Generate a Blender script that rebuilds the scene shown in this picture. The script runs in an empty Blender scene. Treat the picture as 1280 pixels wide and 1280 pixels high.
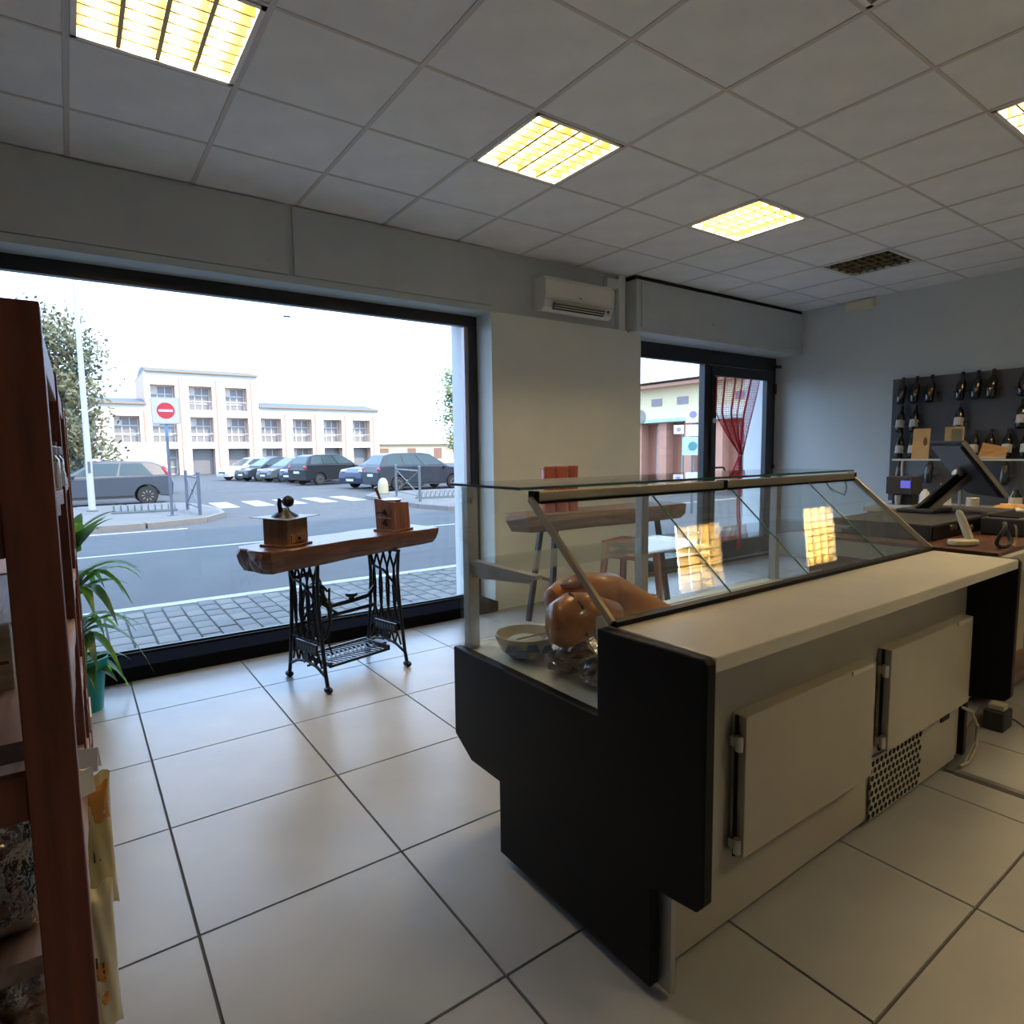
import bpy, bmesh, math, random
from mathutils import Vector, Matrix
random.seed(7)
SC = bpy.context.scene
COL = SC.collection
PI = math.pi

# ------------------------------------------------------------------ camera, world, sun, exposure
def make_camera():
    f, yaw, pit, rol, h = 772.37, .6179, -.0963, -.0129, 1.2988
    cy, sy, cp, sp, cr, sr = math.cos(yaw), math.sin(yaw), math.cos(pit), math.sin(pit), math.cos(rol), math.sin(rol)
    fwd = Vector((sy*cp, cy*cp, sp)); right = Vector((cy, -sy, 0)); up = right.cross(fwd)
    r2 = right*cr + up*sr; u2 = up*cr - right*sr
    m = Matrix(((r2.x, u2.x, -fwd.x, 0), (r2.y, u2.y, -fwd.y, 0), (r2.z, u2.z, -fwd.z, h), (0, 0, 0, 1)))
    cd = bpy.data.cameras.new('camera'); cd.sensor_width = 36; cd.sensor_fit = 'HORIZONTAL'
    cd.lens = f/1280*36; cd.clip_start = .02; cd.clip_end = 400
    co = bpy.data.objects.new('camera', cd); COL.objects.link(co); co.matrix_world = m
    SC.camera = co
make_camera()
W = bpy.data.worlds.new('sky'); SC.world = W; W.use_nodes = True
bg = W.node_tree.nodes['Background']
bg.inputs[0].default_value = (.46, .66, 1.0, 1); bg.inputs[1].default_value = 2.6
sun = bpy.data.lights.new('sun', 'SUN'); sun.energy = 2.2; sun.color = (1, .80, .58); sun.angle = math.radians(2)
so = bpy.data.objects.new('sun', sun); COL.objects.link(so)
so.rotation_euler = (math.radians(50), 0, math.radians(14))
SC.view_settings.view_transform = 'Standard'
SC.view_settings.look = 'None'
SC.view_settings.gamma = 1
SC.view_settings.use_curve_mapping = False
SC.view_settings.exposure = 1.0
SC.cycles.use_denoising = True
SC.cycles.max_bounces = 10
SC.cycles.transparent_max_bounces = 24
SC.cycles.caustics_reflective = False
SC.cycles.caustics_refractive = False

# ------------------------------------------------------------------ materials
MATS = {}
def mat(name, col, rough=.6, metal=0, var=0, scale=8, bump=0, bscale=60, stretch=None, col2=None, spec=.5, coat=0, emit=None, estr=0, sheen=0, trans=0, alpha=1):
    if name in MATS: return MATS[name]
    m = bpy.data.materials.new(name); m.use_nodes = True; MATS[name] = m
    nt = m.node_tree; N = nt.nodes; L = nt.links; b = N['Principled BSDF']
    b.inputs['Base Color'].default_value = (*col, 1); b.inputs['Roughness'].default_value = rough
    b.inputs['Metallic'].default_value = metal; b.inputs['Specular IOR Level'].default_value = spec
    b.inputs['Coat Weight'].default_value = coat; b.inputs['Coat Roughness'].default_value = .08
    b.inputs['Transmission Weight'].default_value = trans; b.inputs['Alpha'].default_value = alpha
    if emit: b.inputs['Emission Color'].default_value = (*emit, 1); b.inputs['Emission Strength'].default_value = estr
    if var or col2 or bump:
        tc = N.new('ShaderNodeTexCoord'); mp = N.new('ShaderNodeMapping')
        L.new(tc.outputs['Object'], mp.inputs[0])
        if stretch: mp.inputs['Scale'].default_value = stretch
    if var or col2:
        n = N.new('ShaderNodeTexNoise'); n.inputs['Scale'].default_value = scale; n.inputs['Detail'].default_value = 6
        L.new(mp.outputs[0], n.inputs['Vector'])
        r = N.new('ShaderNodeValToRGB'); L.new(n.outputs[0], r.inputs[0])
        a = tuple(max(0, c*(1-var)) for c in col); c2 = col2 or tuple(min(1, c*(1+var)) for c in col)
        r.color_ramp.elements[0].position = .32; r.color_ramp.elements[1].position = .68
        r.color_ramp.elements[0].color = (*a, 1); r.color_ramp.elements[1].color = (*c2, 1)
        L.new(r.outputs[0], b.inputs['Base Color'])
    if bump:
        n2 = N.new('ShaderNodeTexNoise'); n2.inputs['Scale'].default_value = bscale; n2.inputs['Detail'].default_value = 4
        L.new(mp.outputs[0], n2.inputs['Vector'])
        bp = N.new('ShaderNodeBump'); bp.inputs['Strength'].default_value = bump; bp.inputs['Distance'].default_value = .01
        L.new(n2.outputs[0], bp.inputs['Height']); L.new(bp.outputs[0], b.inputs['Normal'])
    return m
def glass(name, tint=(1, 1, 1), ior=1.45, haze=0.0, hazecol=(.8, .85, .85)):
    """Thin sheet of glass: clear transmission with a Fresnel mirror reflection, and a little painted haze."""
    if name in MATS: return MATS[name]
    m = bpy.data.materials.new(name); m.use_nodes = True; MATS[name] = m
    nt = m.node_tree; N = nt.nodes; L = nt.links
    N.remove(N['Principled BSDF']); out = N['Material Output']
    t = N.new('ShaderNodeBsdfTransparent'); t.inputs[0].default_value = (*tint, 1)
    g = N.new('ShaderNodeBsdfGlossy'); g.inputs['Roughness'].default_value = .012
    lw = N.new('ShaderNodeLayerWeight'); lw.inputs[0].default_value = .5      # Schlick reflection, the same from both faces
    pw = N.new('ShaderNodeMath'); pw.operation = 'POWER'; pw.inputs[1].default_value = 5; L.new(lw.outputs['Facing'], pw.inputs[0])
    f0 = ((ior-1)/(ior+1))**2
    fr = N.new('ShaderNodeMath'); fr.operation = 'MULTIPLY_ADD'; fr.inputs[1].default_value = 1-f0; fr.inputs[2].default_value = f0; L.new(pw.outputs[0], fr.inputs[0])
    mx = N.new('ShaderNodeMixShader'); L.new(fr.outputs[0], mx.inputs[0]); L.new(t.outputs[0], mx.inputs[1]); L.new(g.outputs[0], mx.inputs[2])
    last = mx
    if haze:
        d = N.new('ShaderNodeBsdfDiffuse'); d.inputs[0].default_value = (*hazecol, 1)
        mh = N.new('ShaderNodeMixShader'); L.new(mx.outputs[0], mh.inputs[1]); L.new(d.outputs[0], mh.inputs[2])
        tc = N.new('ShaderNodeTexCoord'); n = N.new('ShaderNodeTexNoise'); n.inputs['Scale'].default_value = 5; n.inputs['Detail'].default_value = 5
        L.new(tc.outputs['Object'], n.inputs['Vector'])
        mu = N.new('ShaderNodeMath'); mu.operation = 'MULTIPLY'; mu.inputs[1].default_value = haze*2
        L.new(n.outputs[0], mu.inputs[0]); L.new(mu.outputs[0], mh.inputs[0]); last = mh
    L.new(last.outputs[0], out.inputs[0])
    return m
def wood(name, c1, c2, rough=.5, axis=0, scale=6, bump=.15):
    st = [1, 1, 1]; st = [9, 9, 9]; st[axis] = .7
    return mat(name, c1, rough, 0, var=.15, scale=scale, col2=c2, bump=bump, bscale=14, stretch=tuple(st))

M_tile = mat('floor tile porcelain', (.365, .365, .365), .27, var=.05, scale=3.5, bump=.02, bscale=30, spec=.42)
M_grout = mat('dark floor grout', (.06, .058, .055), .8)
M_ctile = mat('mineral fibre ceiling tile', (.82, .84, .86), .95, var=.04, scale=5, bump=.25, bscale=170)
M_crail = mat('ceiling grid metal', (.60, .57, .55), .5)
M_void = mat('dark ceiling void', (.02, .02, .02), .9)
M_paint = mat('pale blue wall paint', (.66, .70, .69), .65, var=.03, scale=2, bump=.08, bscale=90)
M_paintg = mat('grey painted shutter box', (.52, .56, .565), .6, var=.04, scale=3, bump=.05, bscale=70)
M_extwall = mat('white exterior render', (.80, .79, .78), .8, bump=.1)
M_black = mat('black anodised frame', (.012, .012, .016), .35)
M_winglass = glass('window glass', (.97, .985, .98), 1.45, .004)

# ------------------------------------------------------------------ mesh helpers
class MB:
    def __init__(s): s.v = []; s.f = []
    def add(s, vs, fs):
        o = len(s.v); s.v += [tuple(v) for v in vs]; s.f += [tuple(i+o for i in q) for q in fs]; return s
    def box(s, x0, x1, y0, y1, z0, z1):
        return s.add([(x0,y0,z0),(x1,y0,z0),(x1,y1,z0),(x0,y1,z0),(x0,y0,z1),(x1,y0,z1),(x1,y1,z1),(x0,y1,z1)],
                     [(0,3,2,1),(4,5,6,7),(0,1,5,4),(1,2,6,5),(2,3,7,6),(3,0,4,7)])
    def prism(s, poly, axis, a0, a1):
        n = len(poly)
        def P(p, a): return {'x': (a, p[0], p[1]), 'y': (p[0], a, p[1]), 'z': (p[0], p[1], a)}[axis]
        return s.add([P(p, a0) for p in poly]+[P(p, a1) for p in poly],
                     [tuple(range(n))[::-1], tuple(range(n, 2*n))]+[(i, (i+1) % n, n+(i+1) % n, n+i) for i in range(n)])
    def tube(s, pts, r, n=8, caps=True, flat=None):
        pts = [Vector(p) for p in pts]; vs = []; fs = []
        rr = r if isinstance(r, (list, tuple)) else [r]*len(pts)
        ref = None
        for i, p in enumerate(pts):
            t = (pts[min(i+1, len(pts)-1)]-pts[max(i-1, 0)])
            if t.length < 1e-9: t = Vector((0, 0, 1))
            t.normalize()
            if ref is None: ref = Vector((0, 0, 1)) if abs(t.z) < .9 else Vector((1, 0, 0))
            a = t.cross(ref)
            if a.length < 1e-4: a = t.orthogonal()
            a.normalize(); b = t.cross(a).normalized(); ref = -b if False else ref
            for k in range(n):
                an = 2*PI*(k+.5)/n
                vs.append(p+a*math.cos(an)*rr[i]+b*math.sin(an)*rr[i]*(flat or 1))
        m = len(pts)
        for i in range(m-1):
            for k in range(n):
                fs.append((i*n+k, i*n+(k+1) % n, (i+1)*n+(k+1) % n, (i+1)*n+k))
        if caps: fs += [tuple(range(n))[::-1], tuple(range((m-1)*n, m*n))]
        return s.add(vs, fs)
    def bar(s, p, q, w, h=None):
        return s.tube([p, q], (w/2)*1.414, 4, flat=(h/w if h else None))
    def lathe(s, prof, c=(0, 0, 0), n=20, axis='z', sx=1, sy=1):
        vs = []; fs = []
        for r, z in prof:
            for k in range(n):
                a = 2*PI*k/n; x, y = r*math.cos(a)*sx, r*math.sin(a)*sy
                p = {'z': (x, y, z), 'x': (z, x, y), 'y': (x, z, y)}[axis]
                vs.append((c[0]+p[0], c[1]+p[1], c[2]+p[2]))
        m = len(prof)
        for i in range(m-1):
            for k in range(n): fs.append((i*n+k, i*n+(k+1) % n, (i+1)*n+(k+1) % n, (i+1)*n+k))
        fs += [tuple(range(n))[::-1], tuple(range((m-1)*n, m*n))]
        return s.add(vs, fs)
    def quad(s, a, b, c, d): return s.add([a, b, c, d], [(0, 1, 2, 3)])
    def sheet(s, pts, t):
        """thin plate from a planar polygon, thickness t along its normal"""
        p = [Vector(q) for q in pts]; nrm = (p[1]-p[0]).cross(p[2]-p[1]).normalized()*t/2; n = len(p)
        return s.add([q-nrm for q in p]+[q+nrm for q in p], [tuple(range(n))[::-1], tuple(range(n, 2*n))]+[(i, (i+1) % n, n+(i+1) % n, n+i) for i in range(n)])
    def ball(s, c, r, nu=14, nv=9, fn=None):
        rx, ry, rz = r if isinstance(r, (tuple, list)) else (r, r, r)
        vs = [(c[0], c[1], c[2]-rz)]; fs = []
        for j in range(1, nv):
            ph = -PI/2+PI*j/nv
            for k in range(nu):
                a = 2*PI*k/nu; d = Vector((math.cos(ph)*math.cos(a), math.cos(ph)*math.sin(a), math.sin(ph)))
                q = fn(d) if fn else 1
                vs.append((c[0]+d.x*rx*q, c[1]+d.y*ry*q, c[2]+d.z*rz*q))
        vs.append((c[0], c[1], c[2]+rz)); e = len(vs)-1
        for k in range(nu): fs.append((0, 1+(k+1) % nu, 1+k))
        for j in range(nv-2):
            for k in range(nu):
                a = 1+j*nu; fs.append((a+k, a+(k+1) % nu, a+nu+(k+1) % nu, a+nu+k))
        b = 1+(nv-2)*nu
        for k in range(nu): fs.append((b+k, b+(k+1) % nu, e))
        return s.add(vs, fs)
    def mesh(s, name, m, smooth=False):
        me = bpy.data.meshes.new(name); me.from_pydata(s.v, [], s.f); me.validate(); me.update()
        bm = bmesh.new(); bm.from_mesh(me); bmesh.ops.recalc_face_normals(bm, faces=bm.faces); bm.to_mesh(me); bm.free()
        if m: me.materials.append(m)
        if smooth:
            me.polygons.foreach_set('use_smooth', [True]*len(me.polygons))
            me.set_sharp_from_angle(angle=math.radians(42))
        return me
    def build(s, name, m, parent=None, smooth=False, bevel=0, seg=2):
        o = link(name, s.mesh(name, m, smooth), parent)
        if bevel:
            b = o.modifiers.new('bevel', 'BEVEL'); b.width = bevel; b.segments = seg; b.limit_method = 'ANGLE'; b.angle_limit = math.radians(35)
        return o
def link(name, data, parent=None):
    o = bpy.data.objects.new(name, data); COL.objects.link(o)
    if parent: o.parent = parent
    return o
def tag(o, label=None, cat=None, group=None, kind=None):
    if label: o['label'] = label
    if cat: o['category'] = cat
    if group: o['group'] = group
    if kind: o['kind'] = kind
    return o
def thing(name, label, cat, loc=(0, 0, 0), rz=0, group=None):
    o = link(name, None); o.location = loc; o.rotation_euler = (0, 0, rz)
    return tag(o, label, cat, group)
def struct(name, mb, m, bevel=0):
    o = mb.build(name, m, bevel=bevel); o['kind'] = 'structure'; return o
def structroot(name, loc=(0, 0, 0)):
    o = link(name, None); o.location = loc; o['kind'] = 'structure'; return o
def copy_tree(o, parent=None):
    c = o.copy(); COL.objects.link(c); c.parent = parent
    for ch in [k for k in o.children]: copy_tree(ch, c)
    return c
def rounded(x0, x1, y0, y1, r, n=4):
    P = []
    for cx, cy, a0 in ((x1-r, y1-r, 0), (x0+r, y1-r, 90), (x0+r, y0+r, 180), (x1-r, y0+r, 270)):
        for k in range(n+1):
            a = math.radians(a0+90*k/n); P.append((cx+r*math.cos(a), cy+r*math.sin(a)))
    return P

# ------------------------------------------------------------------ room shell
CZ = 2.896                      # ceiling height
RX0, RX1, RY0 = -2.4, 7.1, -2.6 # left wall, right wall, wall behind
CX = lambda i: .0934+.6*i
CY = lambda j: 4.218-.6*j
# floor with real tiles
floor = struct('floor', MB().box(RX0, RX1, RY0, 4.46, -.25, -.006), M_grout)
_tm = {}
def tile_mesh(w, d):
    k = (round(w, 3), round(d, 3))
    if k not in _tm:
        g = .0022
        _tm[k] = MB().add([(g, g, -.012), (w-g, g, -.012), (w-g, d-g, -.012), (g, d-g, -.012), (g+.002, g+.002, 0), (w-g-.002, g+.002, 0), (w-g-.002, d-g-.002, 0), (g+.002, d-g-.002, 0)],
                          [(4, 5, 6, 7), (0, 1, 5, 4), (1, 2, 6, 5), (2, 3, 7, 6), (3, 0, 4, 7)]).mesh('floor_tile', M_tile)
    return _tm[k]
xs = sorted([RX0]+[.2+.6*i for i in range(-5, 13) if RX0 < .2+.6*i < RX1]+[RX1])
ys = sorted([RY0]+[3.577+.6*j for j in range(-12, 3) if RY0 < 3.577+.6*j < 4.44]+[4.44])
for a, b in zip(xs, xs[1:]):
    for c, d in zip(ys, ys[1:]):
        o = link('floor_tile', tile_mesh(b-a, d-c), floor); o.location = (a, c, 0)
# ceiling: slab above, tiles, rails, louvre lights
ceil_o = struct('ceiling', MB().box(RX0, RX1, RY0, 4.3, CZ+.16, CZ+.4), M_void)
LIGHTS = {(0, 2): 1, (3, 2): 1, (6, 2): 1, (9, 2): 0, (0, 5): 0, (3, 5): 0, (6, 5): 1, (9, 5): 1, (0, 8): 0, (3, 8): 1, (6, 8): 1, (9, 8): 0}  # off-view lamps of the middle and last rows lit to warm the right floor
_cm = {}
def ctile(w, d):
    k = (round(w, 3), round(d, 3))
    if k not in _cm:
        g = .004
        _cm[k] = MB().box(g, w-g, g, d-g, 0, .018).mesh('ceiling_tile', M_ctile)
    return _cm[k]
cxs = sorted([RX0]+[CX(i) for i in range(-6, 13) if RX0 < CX(i) < RX1]+[RX1])
cys = sorted([RY0]+[CY(j) for j in range(-1, 13) if RY0 < CY(j) < 4.19]+[4.19])
for a, b in zip(cxs, cxs[1:]):
    for c, d in zip(cys, cys[1:]):
        if any(abs(a-CX(i)) < .01 and abs(d-CY(j)) < .01 for (i, j) in LIGHTS): continue
        o = link('ceiling_tile', ctile(b-a, d-c), ceil_o); o.location = (a, c, CZ+random.uniform(0, .002))
for x in cxs[1:-1]: MB().box(x-.011, x+.011, RY0, 4.19, CZ-.003, CZ+.03).build('ceiling_rail', M_crail, ceil_o)
for y in cys[1:-1]: MB().box(RX0, RX1, y-.008, y+.008, CZ-.002, CZ+.03).build('ceiling_rail', M_crail, ceil_o)

M_louvre = mat('satin aluminium louvre', (.44, .34, .17), .42, metal=1)  # yellow of the lit cells put into the metal colour
M_lframe = mat('white enamelled lamp frame', (.85, .85, .83), .4)
M_tube = mat('lit fluorescent tube', (.9, .85, .7), .5, emit=(1, .79, .46), estr=84)
M_tubeoff = mat('unlit fluorescent tube', (.75, .75, .72), .4)
M_housing = mat('glow yellow lamp housing', (.28, .21, .09), .5)  # warm lamp glow painted into the housing as a yellow base
def louvre_light(i, j, on, label):
    x0, y1 = CX(i), CY(j); x1, y0 = x0+.6, y1-.6
    t = thing('ceiling_light', label, 'ceiling light', ((x0+x1)/2, (y0+y1)/2, CZ), group='square louvre lights in the ceiling')
    e = .012; h = .3
    f = MB()
    f.box(-h+e, h-e, -h+e, -h+e+.02, -.006, .02).box(-h+e, h-e, h-e-.02, h-e, -.006, .02).box(-h+e, -h+e+.02, -h+e, h-e, -.006, .02).box(h-e-.02, h-e, -h+e, h-e, -.006, .02)
    f.build('frame', M_lframe, t)
    hb = MB().box(-h+e, h-e, -h+e, h-e, .105, .112).box(-h+e, -h+e+.004, -h+e, h-e, .02, .11).box(h-e-.004, h-e, -h+e, h-e, .02, .11).box(-h+e, h-e, -h+e, -h+e+.004, .02, .11).box(-h+e, h-e, h-e-.004, h-e, .02, .11)
    hb.build('housing', M_housing, t)
    a = h-e-.02
    for k in range(4):
        x = -a+2*a*(k+.5)/4
        MB().tube([(x, -a+.02, .062), (x, a-.02, .062)], .013, 8).build('fluorescent_tube', M_tube if on else M_tubeoff, t, smooth=True)
    for k in range(1, 4):        # long parabolic fins between the tubes
        x = -a+2*a*k/4
        MB().prism([(x-.008, .0), (x+.008, .0), (x+.002, .05), (x-.002, .05)], 'y', -a, a).build('louvre_fin', M_louvre, t)
    for k in range(1, 8):        # cross blades
        y = -a+2*a*k/8
        MB().prism([(y-.0045, .002), (y+.0045, .002), (y+.001, .045), (y-.001, .045)], 'x', -a, a).build('cross_blade', M_louvre, t)
    return t
ORDL = ['first', 'second', 'third', 'fourth']
LL = {(0, 2): 'lit square louvre ceiling light above the live-edge sewing-machine table and big window',
      (3, 2): 'lit square louvre ceiling light second from the unlit one in the window-side row',
      (6, 2): 'lit square louvre ceiling light next to the unlit one in the window-side row',
      (9, 2): 'unlit square louvre ceiling light close to the pale blue wall with the wine rack',
      (6, 5): 'lit square louvre ceiling light over the counter, away from the window-side row'}
for (i, j), on in LIGHTS.items():
    louvre_light(i, j, on, LL.get((i, j), '%s square louvre light in the %s ceiling row, %s from the shelf side' % ('lit' if on else 'unlit', {2: 'first', 5: 'middle', 8: 'unseen last'}[j], ORDL[i//3])))

# walls
struct('wall_right', MB().box(RX1, RX1+.25, RY0-.25, 4.44, -.3, CZ+.4), M_paint)
struct('wall_left', MB().box(RX0-.25, RX0, RY0-.25, 4.8, -.3, CZ+.4), M_paint)
struct('wall_back', MB().box(RX0, RX1, RY0-.25, RY0, -.3, CZ+.4), M_paint)
PX0, PX1 = 2.783, 4.487
struct('wall_pillar', MB().box(PX0, PX1, 4.165, 4.44, 0, 2.41), mat('pale cream wall paint', (.74, .76, .72), .65, var=.03, scale=2, bump=.08, bscale=90))
struct('wall_pillar_band', MB().box(PX0+.05, 4.33, 4.187, 4.44, 2.41, CZ+.16), M_paintg)
struct('wall_front_left', MB().box(RX0, -.36, 4.165, 4.44, 0, 2.41), M_paint)
struct('wall_exterior_pillar', MB().box(PX0, PX1, 4.44, 4.80, -.3, 3.2), M_extwall)
struct('wall_exterior_left', MB().box(RX0-.25, -.36, 4.44, 4.80, -.3, 3.2), M_extwall)
struct('wall_exterior_end', MB().box(7.1, 11, 4.44, 4.80, -.3, 3.2), M_extwall)
struct('wall_lintel', MB().box(RX0, 7.35, 4.44, 4.80, 2.43, 3.2), M_extwall)
struct('wall_added_storeys', MB().box(-9, 11, RY0-4, 4.80, 3.32, 8.4), M_extwall)  # unseen storeys above the shop, added to keep sun off the street
struct('wall_side_block', MB().box(-9, RX0-.25, RY0-4, 4.80, -.3, 3.32).box(7.35, 11, RY0-4, 4.44, -.3, 3.32).box(RX0-.25, 7.35, RY0-4, RY0-.25, -.3, 3.32), M_extwall)
# shutter box over the big window: carcass, lids, screws
sb = structroot('trim_1')
MB().box(-2.4, PX0+.05, 4.18, 4.44, 2.405, CZ+.1).build('box_carcass', M_paintg, sb)
def lid(x0, x1):
    o = MB().box(x0, x1, 4.163, 4.181, 2.455, CZ-.012).build('shutter_lid', M_paintg, sb, bevel=.002)
    for x in (x0+.12, (x0+x1)/2, x1-.12): MB().lathe([(.012, -.004), (.012, 0), (.008, .003)], (x, 4.161, 2.53), 10, 'y').build('cover_cap', M_paintg, o)
lid(-2.38, 1.222); lid(1.262, 2.79)
MB().box(-2.4, PX0+.05, 4.163, 4.40, 2.403, 2.45).build('lower_lip', mat('window-lit shutter lip', (.50, .575, .58), .6), sb)  # bluish window light on the underside put into the lip colour
# shutter box over the door
db = structroot('trim_2')
MB().box(4.30, RX1, 4.045, 4.42, 2.392, 2.855).build('box_carcass', M_paintg, db, bevel=.004)
MB().box(4.36, RX1-.03, 4.035, 4.046, 2.43, 2.83).build('shutter_lid', M_paintg, db, bevel=.002)
for x in (4.75, 5.4, 6.1, 6.8): MB().lathe([(.011, -.006), (.011, 0)], (x, 4.032, 2.56), 10, 'y').build('cover_cap', M_paintg, db)
struct('trim_gap_shade', MB().box(4.30, RX1, 4.07, 4.42, 2.862, CZ), M_void)  # dark block put in for the shade of the gap above the box
# window with black frame
w1 = structroot('window_1')
WX0, WX1, GY = -.36, PX0, 4.41
def fbar(name, *b, bev=.004): return MB().box(*b).build(name, M_black, w1, bevel=bev)
MB().box(WX0, WX1, 4.125, 4.44, 0, .085).build('sill', mat('matte black sill', (.008, .008, .011), 1.0, spec=.0), w1, bevel=.004)
fbar('frame_rail', WX0, WX1, 4.38, 4.44, .075, .10)
fbar('frame_rail', WX0, WX1, 4.38, 4.44, 2.318, 2.405)
fbar('frame_stile', WX0, WX0+.08, 4.38, 4.44, .10, 2.318)
fbar('frame_stile', WX1-.075, WX1, 4.38, 4.44, .10, 2.318)
fbar('glazing_bead', WX0+.08, WX1-.075, 4.40, 4.43, .10, .112, bev=.001)
MB().box(WX1-.115, WX1-.075, 4.395, 4.435, .1, 2.318).build('inner_stile', mat('pinkish grey aluminium', (.36, .30, .30), .35, metal=.6), w1)
MB().box(WX0+.06, WX1-.09, GY-.004, GY+.004, .10, 2.32).build('glass_pane', M_winglass, w1)
MB().box(WX0, WX1, 4.44, 4.80, -.3, -.06).build('outer_threshold', mat('grey stone threshold', (.16, .155, .15), .8), w1)
# small outlined sticker on the glass
st = MB()
for b in ((1.21, 1.33, 2.235, 2.238), (1.21, 1.33, 2.185, 2.188), (1.21, 1.213, 2.185, 2.238), (1.327, 1.33, 2.185, 2.238), (1.245, 1.29, 2.238, 2.246)): st.box(b[0], b[1], 4.403, 4.405, b[2], b[3])
tag(st.build('window_sticker', mat('grey sticker print', (.55, .6, .62), .5)), 'small outlined sticker near the top of the large window pane', 'sticker')
# glazed door with fixed side light
d1 = structroot('door_1')
def dbar(name, *b, m=M_black, bev=.004, par=None): return MB().box(*b).build(name, m, par or d1, bevel=bev)
dbar('frame_rail', PX1, RX1, 4.38, 4.44, 2.235, 2.43)
dbar('frame_stile', PX1, PX1+.06, 4.38, 4.44, 0, 2.235)
dbar('frame_stile', 7.0, RX1, 4.38, 4.44, 0, 2.235)
dbar('frame_mullion', 5.71, 5.80, 4.36, 4.44, 0, 2.235)
dbar('threshold', PX1, RX1, 4.30, 4.44, 0, .03)
dbar('bottom_rail', PX1+.06, 5.71, 4.38, 4.44, .03, .14)
MB().box(PX1+.05, 5.72, 4.406, 4.412, .13, 2.24).build('glass_pane', M_winglass, d1)
lf = MB().box(5.81, 5.895, 4.34, 4.40, .04, 2.225).box(6.86, 6.99, 4.34, 4.40, .04, 2.225).box(5.895, 6.86, 4.34, 4.40, 2.115, 2.225).box(5.895, 6.86, 4.34, 4.40, .04, .30).build('door_leaf', M_black, d1, bevel=.003)
MB().box(5.88, 6.87, 4.366, 4.372, .29, 2.12).build('glass_pane', M_winglass, lf)
MB().tube([(5.855, 4.34, 1.10), (5.855, 4.28, 1.10), (5.95, 4.275, 1.10), (5.975, 4.275, 1.07), (5.975, 4.275, .98)], .011, 8).build('door_handle', mat('dark bronze handle', (.10, .07, .06), .35, metal=.7), lf, smooth=True)
MB().lathe([(.028, 4.325), (.028, 4.34)], (5.845, 0, 1.62), 14, 'y').build('lock_rose', mat('brushed steel', (.62, .61, .59), .3, metal=1), lf, smooth=True)
for z in (2.02, 1.05, .3): MB().box(6.985, 7.03, 4.32, 4.38, z-.06, z+.06).build('hinge', M_black, lf)
MB().box(7.0, 7.09, 4.30, 4.34, 2.27, 2.30).build('door_stop', M_black, d1)
MB().lathe([(.07, 4.403), (.07, 4.405)], (4.76, 0, 1.64), 20, 'y').build('round_sticker', mat('grey round sticker', (.75, .75, .75), .5, trans=0, alpha=.45), d1)

# ------------------------------------------------------------------ outdoors
G = -.28
M_asph = mat('worn asphalt', (.088, .086, .087), .9, var=.08, scale=1.6, bump=.25, bscale=70)
M_white_line = mat('white road paint', (.42, .42, .41), .8, var=.08, scale=9)
M_paver = mat('grey concrete paver', (.15, .145, .135), .85, var=.18, scale=4, bump=.2, bscale=60)
M_joint = mat('sandy paver joint', (.11, .105, .095), .95)
M_kerb = mat('granite kerb', (.20, .185, .165), .8, var=.1, scale=12)
M_island = mat('pale island paving', (.15, .145, .14), .9, var=.12, scale=3, bump=.2, bscale=40)
road = struct('road', MB().box(-90, 140, 7.0, 160, G-.4, G), M_asph)
pv = struct('pavement', MB().box(-12, 24, 4.80, 7.32, G-.39, G+.004), M_joint)
_pm = [None]*3
for k in range(3):
    a = .004; w, d = .1667, .25
    _pm[k] = MB().add([(a, a, 0), (w-a, a, 0), (w-a, d-a, 0), (a, d-a, 0), (a+.006, a+.006, .02), (w-a-.006, a+.006, .02), (w-a-.006, d-a-.006, .02), (a+.006, d-a-.006, .02)],
                      [(4, 5, 6, 7), (0, 1, 5, 4), (1, 2, 6, 5), (2, 3, 7, 6), (3, 0, 4, 7)]).mesh('paving_block', mat('grey paver %s' % 'abc'[k], [(.15, .145, .135), (.175, .165, .15), (.13, .13, .125)][k], .85, var=.15, scale=5, bump=.2, bscale=60))
rest = MB()
for i in range(-70, 140):
    for j in range(11):
        x = i*.1667; y = 4.81+j*.25-(.08 if i % 3 == 1 else .17 if i % 3 == 2 else 0)
        if y < 4.8 or y+.25 > 7.33: continue
        z = G+.004+random.uniform(-.003, .003)
        if -.4 < x < 4.6:
            o = link('paving_block', _pm[random.randrange(3)], pv); o.location = (x, y, z)
        else:
            c_ = .004; d_ = .010
            rest.add([(x+c_, y+c_, z), (x+.1667-c_, y+c_, z), (x+.1667-c_, y+.25-c_, z), (x+c_, y+.25-c_, z), (x+d_, y+d_, z+.02), (x+.1667-d_, y+d_, z+.02), (x+.1667-d_, y+.25-d_, z+.02), (x+d_, y+.25-d_, z+.02)],
                     [(4, 5, 6, 7), (0, 1, 5, 4), (1, 2, 6, 5), (2, 3, 7, 6), (3, 0, 4, 7)])
o = rest.build('paving_blocks', M_paver, pv); o['kind'] = 'stuff'
def line(name, pts, z=.006, m=M_white_line): return MB().prism(pts, 'z', G-.01, G+z).build(name, m, road)
line('edge_line', [(-12, 7.36), (24, 7.36), (24, 7.52), (-12, 7.52)])
line('lane_line', [(-12, 11.55), (24, 12.1), (24, 12.22), (-12, 11.67)])
line('far_edge_line', [(-12, 15.05), (2.0, 15.10), (2.0, 15.22), (-12, 15.17)])
for k in range(5):
    x = 3.55+k*1.03
    line('crossing_bar', [(x+.05, 20.3), (x+.62, 20.3), (x+.72, 22.9), (x+.15, 22.9)])
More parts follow.
